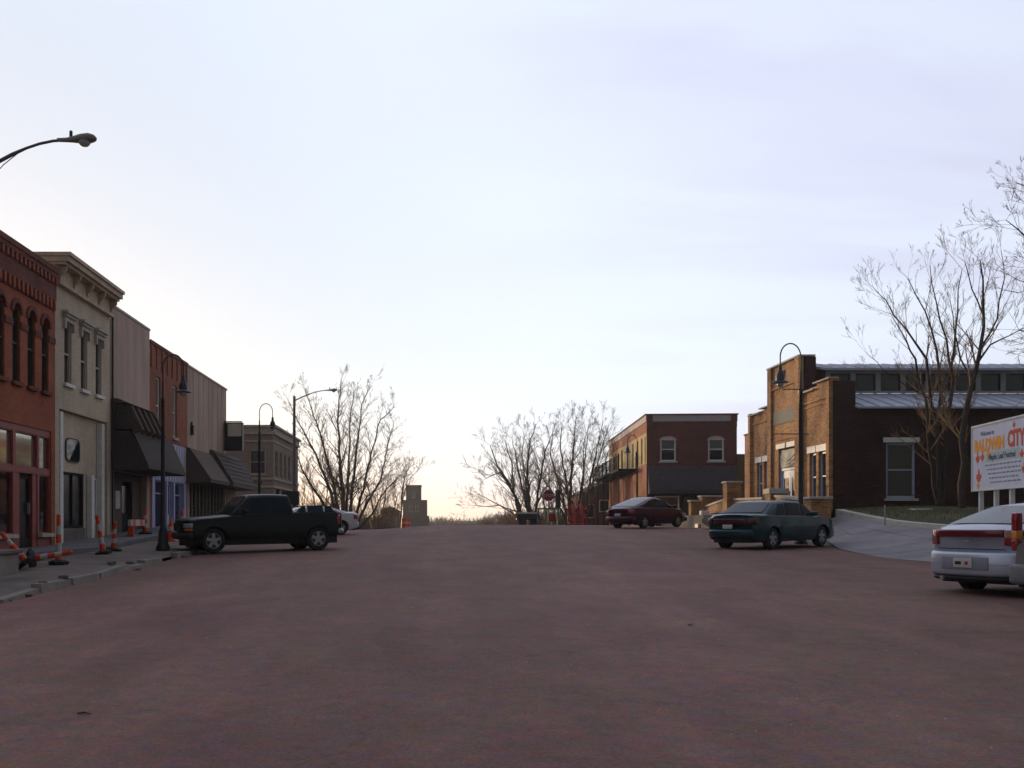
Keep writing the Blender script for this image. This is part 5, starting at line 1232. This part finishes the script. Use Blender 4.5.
tree('bare tree with upright limbs right of the stop sign', base(572, 99), [
    pl(99, (571,540,.34), (570,495,.26), (573,455,.16), (575,430,.08), (576,418,.04)),
    pl(99, (570,530,.26), (560,485,.18), (550,455,.1), (553,428,.04), dy=3),
    pl(99, (572,530,.24), (566,480,.16), (560,445,.09), (562,424,.04), dy=-2),
    pl(99, (574,530,.24), (582,485,.16), (586,450,.09), (588,430,.04), dy=2),
    pl(99, (568,525,.2), (554,495,.13), (540,475,.08), (535,455,.04), dy=-3)], 33, B_l, .0095, 2, 1.7, depth=3)
tree('slim bare tree leaning right, next to the balcony', base(583, 94), [
    pl(94, (582,540,.24), (587,495,.18), (596,455,.11), (603,420,.04)),
    pl(94, (583,530,.18), (593,480,.12), (604,440,.07), (609,424,.03), dy=2),
    pl(94, (584,525,.16), (597,490,.1), (606,460,.05), (611,445,.03), dy=-2),
    pl(94, (582,525,.16), (583,480,.1), (584,440,.06), (590,425,.03), dy=3)], 34, B_l, .0095, 2, 1.65, depth=3)
tree('dense low bare tree behind the stop sign', base(548, 108), [
    pl(108, (548,540,.22), (544,505,.14), (538,475,.05)), pl(108, (550,540,.2), (556,500,.12), (560,470,.05), dy=3),
    pl(108, (546,540,.2), (532,510,.12), (524,488,.05), dy=-2), pl(108, (552,540,.2), (568,512,.12), (578,490,.05), dy=2), pl(108, (548,540,.2), (549,500,.1), (549,465,.05))], 35, B_l, .010, 3, 1.9, depth=3)
# by the hall
tree('bare multi-stemmed tree in front of the hall clerestory, nearer the corner', (PX(940,37), 37, 1.85), [
    pl(37, (938,505,.16), (938,440,.13), (932,400,.10), (925,360,.08), (905,330,.05), (885,300,.03), (873,287,.015)),
    pl(37, (940,505,.14), (938,440,.12), (940,395,.10), (938,350,.07), (925,310,.045), (908,278,.02), dy=1),
    pl(37, (937,500,.12), (930,450,.10), (925,400,.08), (915,360,.06), (905,340,.04), (893,318,.02), dy=-1),
    pl(37, (942,505,.13), (948,430,.11), (953,380,.09), (945,340,.06), (935,300,.04), (930,265,.02), dy=1.5),
    pl(37, (944,480,.11), (950,400,.09), (955,350,.07), (957,310,.045), (962,270,.02), dy=.5),
    pl(37, (932,400,.05), (905,385,.035), (885,370,.025), (868,355,.012), dy=-1)], 41, 'bare trees beside the hall', .004, 2, 1.0, up=.45)
tree('bare single-trunked tree in front of the hall, right of the multi-stemmed one', (PX(962,35.5), 35.5, 1.85), [
    pl(35.5, (962,508,.20), (963,440,.18), (970,390,.14), (979,350,.11), (985,300,.07), (980,260,.03)),
    pl(35.5, (979,350,.07), (995,320,.05), (1003,280,.03), (1001,250,.015), dy=1),
    pl(35.5, (976,365,.07), (990,345,.05), (1010,335,.03), (1030,325,.02), dy=-1),
    pl(35.5, (972,385,.06), (962,360,.05), (955,330,.03), (950,300,.02), dy=.5),
    pl(35.5, (983,315,.05), (972,290,.035), (965,262,.02), dy=-.5)], 42, 'bare trees beside the hall', .004, 2, 1.0, up=.45)
tree('bare tree whose branches reach in at the right edge of the sky', (PX(1085,30), 30, 1.6), [
    pl(30, (1099,565,.3), (1097,455,.27), (1092,355,.22), (1084,265,.15), (1069,205,.08), (1064,145,.04)),
    pl(30, (1090,335,.12), (1064,325,.09), (1044,335,.06), (1019,330,.03), dy=-1),
    pl(30, (1086,285,.11), (1064,265,.08), (1039,247,.05), (1019,230,.03), (1006,220,.015), dy=-1.5),
    pl(30, (1076,245,.1), (1059,215,.07), (1036,190,.045), (1017,183,.02), dy=1),
    pl(30, (1084,305,.1), (1054,290,.07), (1034,267,.04), (1026,270,.02), dy=0),
    pl(30, (1092,355,.1), (1069,365,.07), (1044,355,.05), (1026,357,.02), dy=-1)], 43, 'bare trees beside the hall', .0045, 2, 1.0, up=.3)
# brushy low growth
def bush(label, x, d, wpx, ypx, seed, name='bare_shrub', n=80):
    rg = random.Random(seed); b = base(x, d); t = thing(name, label, 'shrub', b, group='twiggy shrubs at the end of the street'); tw = MB(); H = PZ(ypx, d)-b[2]; hw = wpx/1024*d/2
    for i in range(n):
        a = rg.uniform(-1, 1); p = Vector((b[0]+a*hw*.5, d+rg.uniform(-2, 2), b[2])); dr = Vector((a*.7+rg.uniform(-.3, .3), rg.uniform(-.4, .4), 1))
        grow(tw, tw, p, dr, H*rg.uniform(.45, .75), .045, 2, rg, .3, .16, .010, 34, .65, 4)
    me = tw.mesh('crown', M_twig, b); o = bpy.data.objects.new('crown', me); COL.objects.link(o); o.parent = t; return t
bush('brown twiggy shrub beside the far beige building', 305, 104, 34, 492, 51)
bush('brown twiggy shrub under the fanning bare tree', 330, 106, 40, 488, 52)
bush('low twiggy shrub right of the white sedan tail', 372, 104, 40, 500, 53)
bush('low twiggy shrub behind the flatbed trailer', 530, 104, 44, 500, 54)
bush('twiggy shrub behind the orange construction fence', 575, 106, 44, 500, 55)
bush('lowest twiggy shrub left of the flatbed trailer', 498, 112, 36, 512, 56)
# far tree line
rg = random.Random(77); tw = MB()
for i in range(800):
    d = rg.uniform(260, 420); px = rg.uniform(300, 640); hh = 8+2.5*math.sin(px*.11)+1.5*math.sin(px*.037+2); top_ = (522-518+ 11*min(1, (px-470)/40 if px > 470 else 0)+ (3 if px < 455 else 0))
    ztop = EYE+(top_+2.5)/1024*d+rg.uniform(-1.2, .6)
    b = Vector((PX(px, d), d, -3.2)); 
    grow(tw, tw, b, Vector((rg.uniform(-.2, .2), 0, 1)), (ztop+3.2)*.62, .22, 1, rg, .3, .2, .09, 45, .75, 9)
me = bpy.data.meshes.new('far_woods'); me.from_pydata(tw.v, [], tw.f); me.materials.append(mat('far_wood_bark', (.12,.095,.065), .95, .3, 2, 0))
o = bpy.data.objects.new('far_woods', me); COL.objects.link(o); o['kind'] = 'stuff'
hm = MB(); hx = frange(-260, 260, 8)
hm.grid([[(x*d/300, d, zt_ if zt_ < -3 else zt_+.8*math.sin(x*.05)+.5*math.sin(x*.17)) for x in hx] for d, zt_ in ((270, -3.4), (300, -1.0), (360, .2), (430, 1.0), (700, 1.5), (1500, -3.4))])
struct('far_hill', hm, M_ground, smooth=60)
# ---------------------------------------------------------------- air
hz = MB().box(-590, 590, -79, 1500, -6, 22)
hm_ = bpy.data.materials.new('thin_haze'); hm_.use_nodes = True; t_ = hm_.node_tree; t_.nodes.clear()
o_ = t_.nodes.new('ShaderNodeOutputMaterial'); v_ = t_.nodes.new('ShaderNodeVolumePrincipled'); t_.links.new(v_.outputs[0], o_.inputs['Volume'])
v_.inputs['Color'].default_value = (.95, .93, .92, 1); v_.inputs['Density'].default_value = .0004; v_.inputs['Anisotropy'].default_value = .75
ho_ = bpy.data.objects.new('haze', hz.mesh('haze', hm_)); COL.objects.link(ho_); ho_['kind'] = 'stuff'
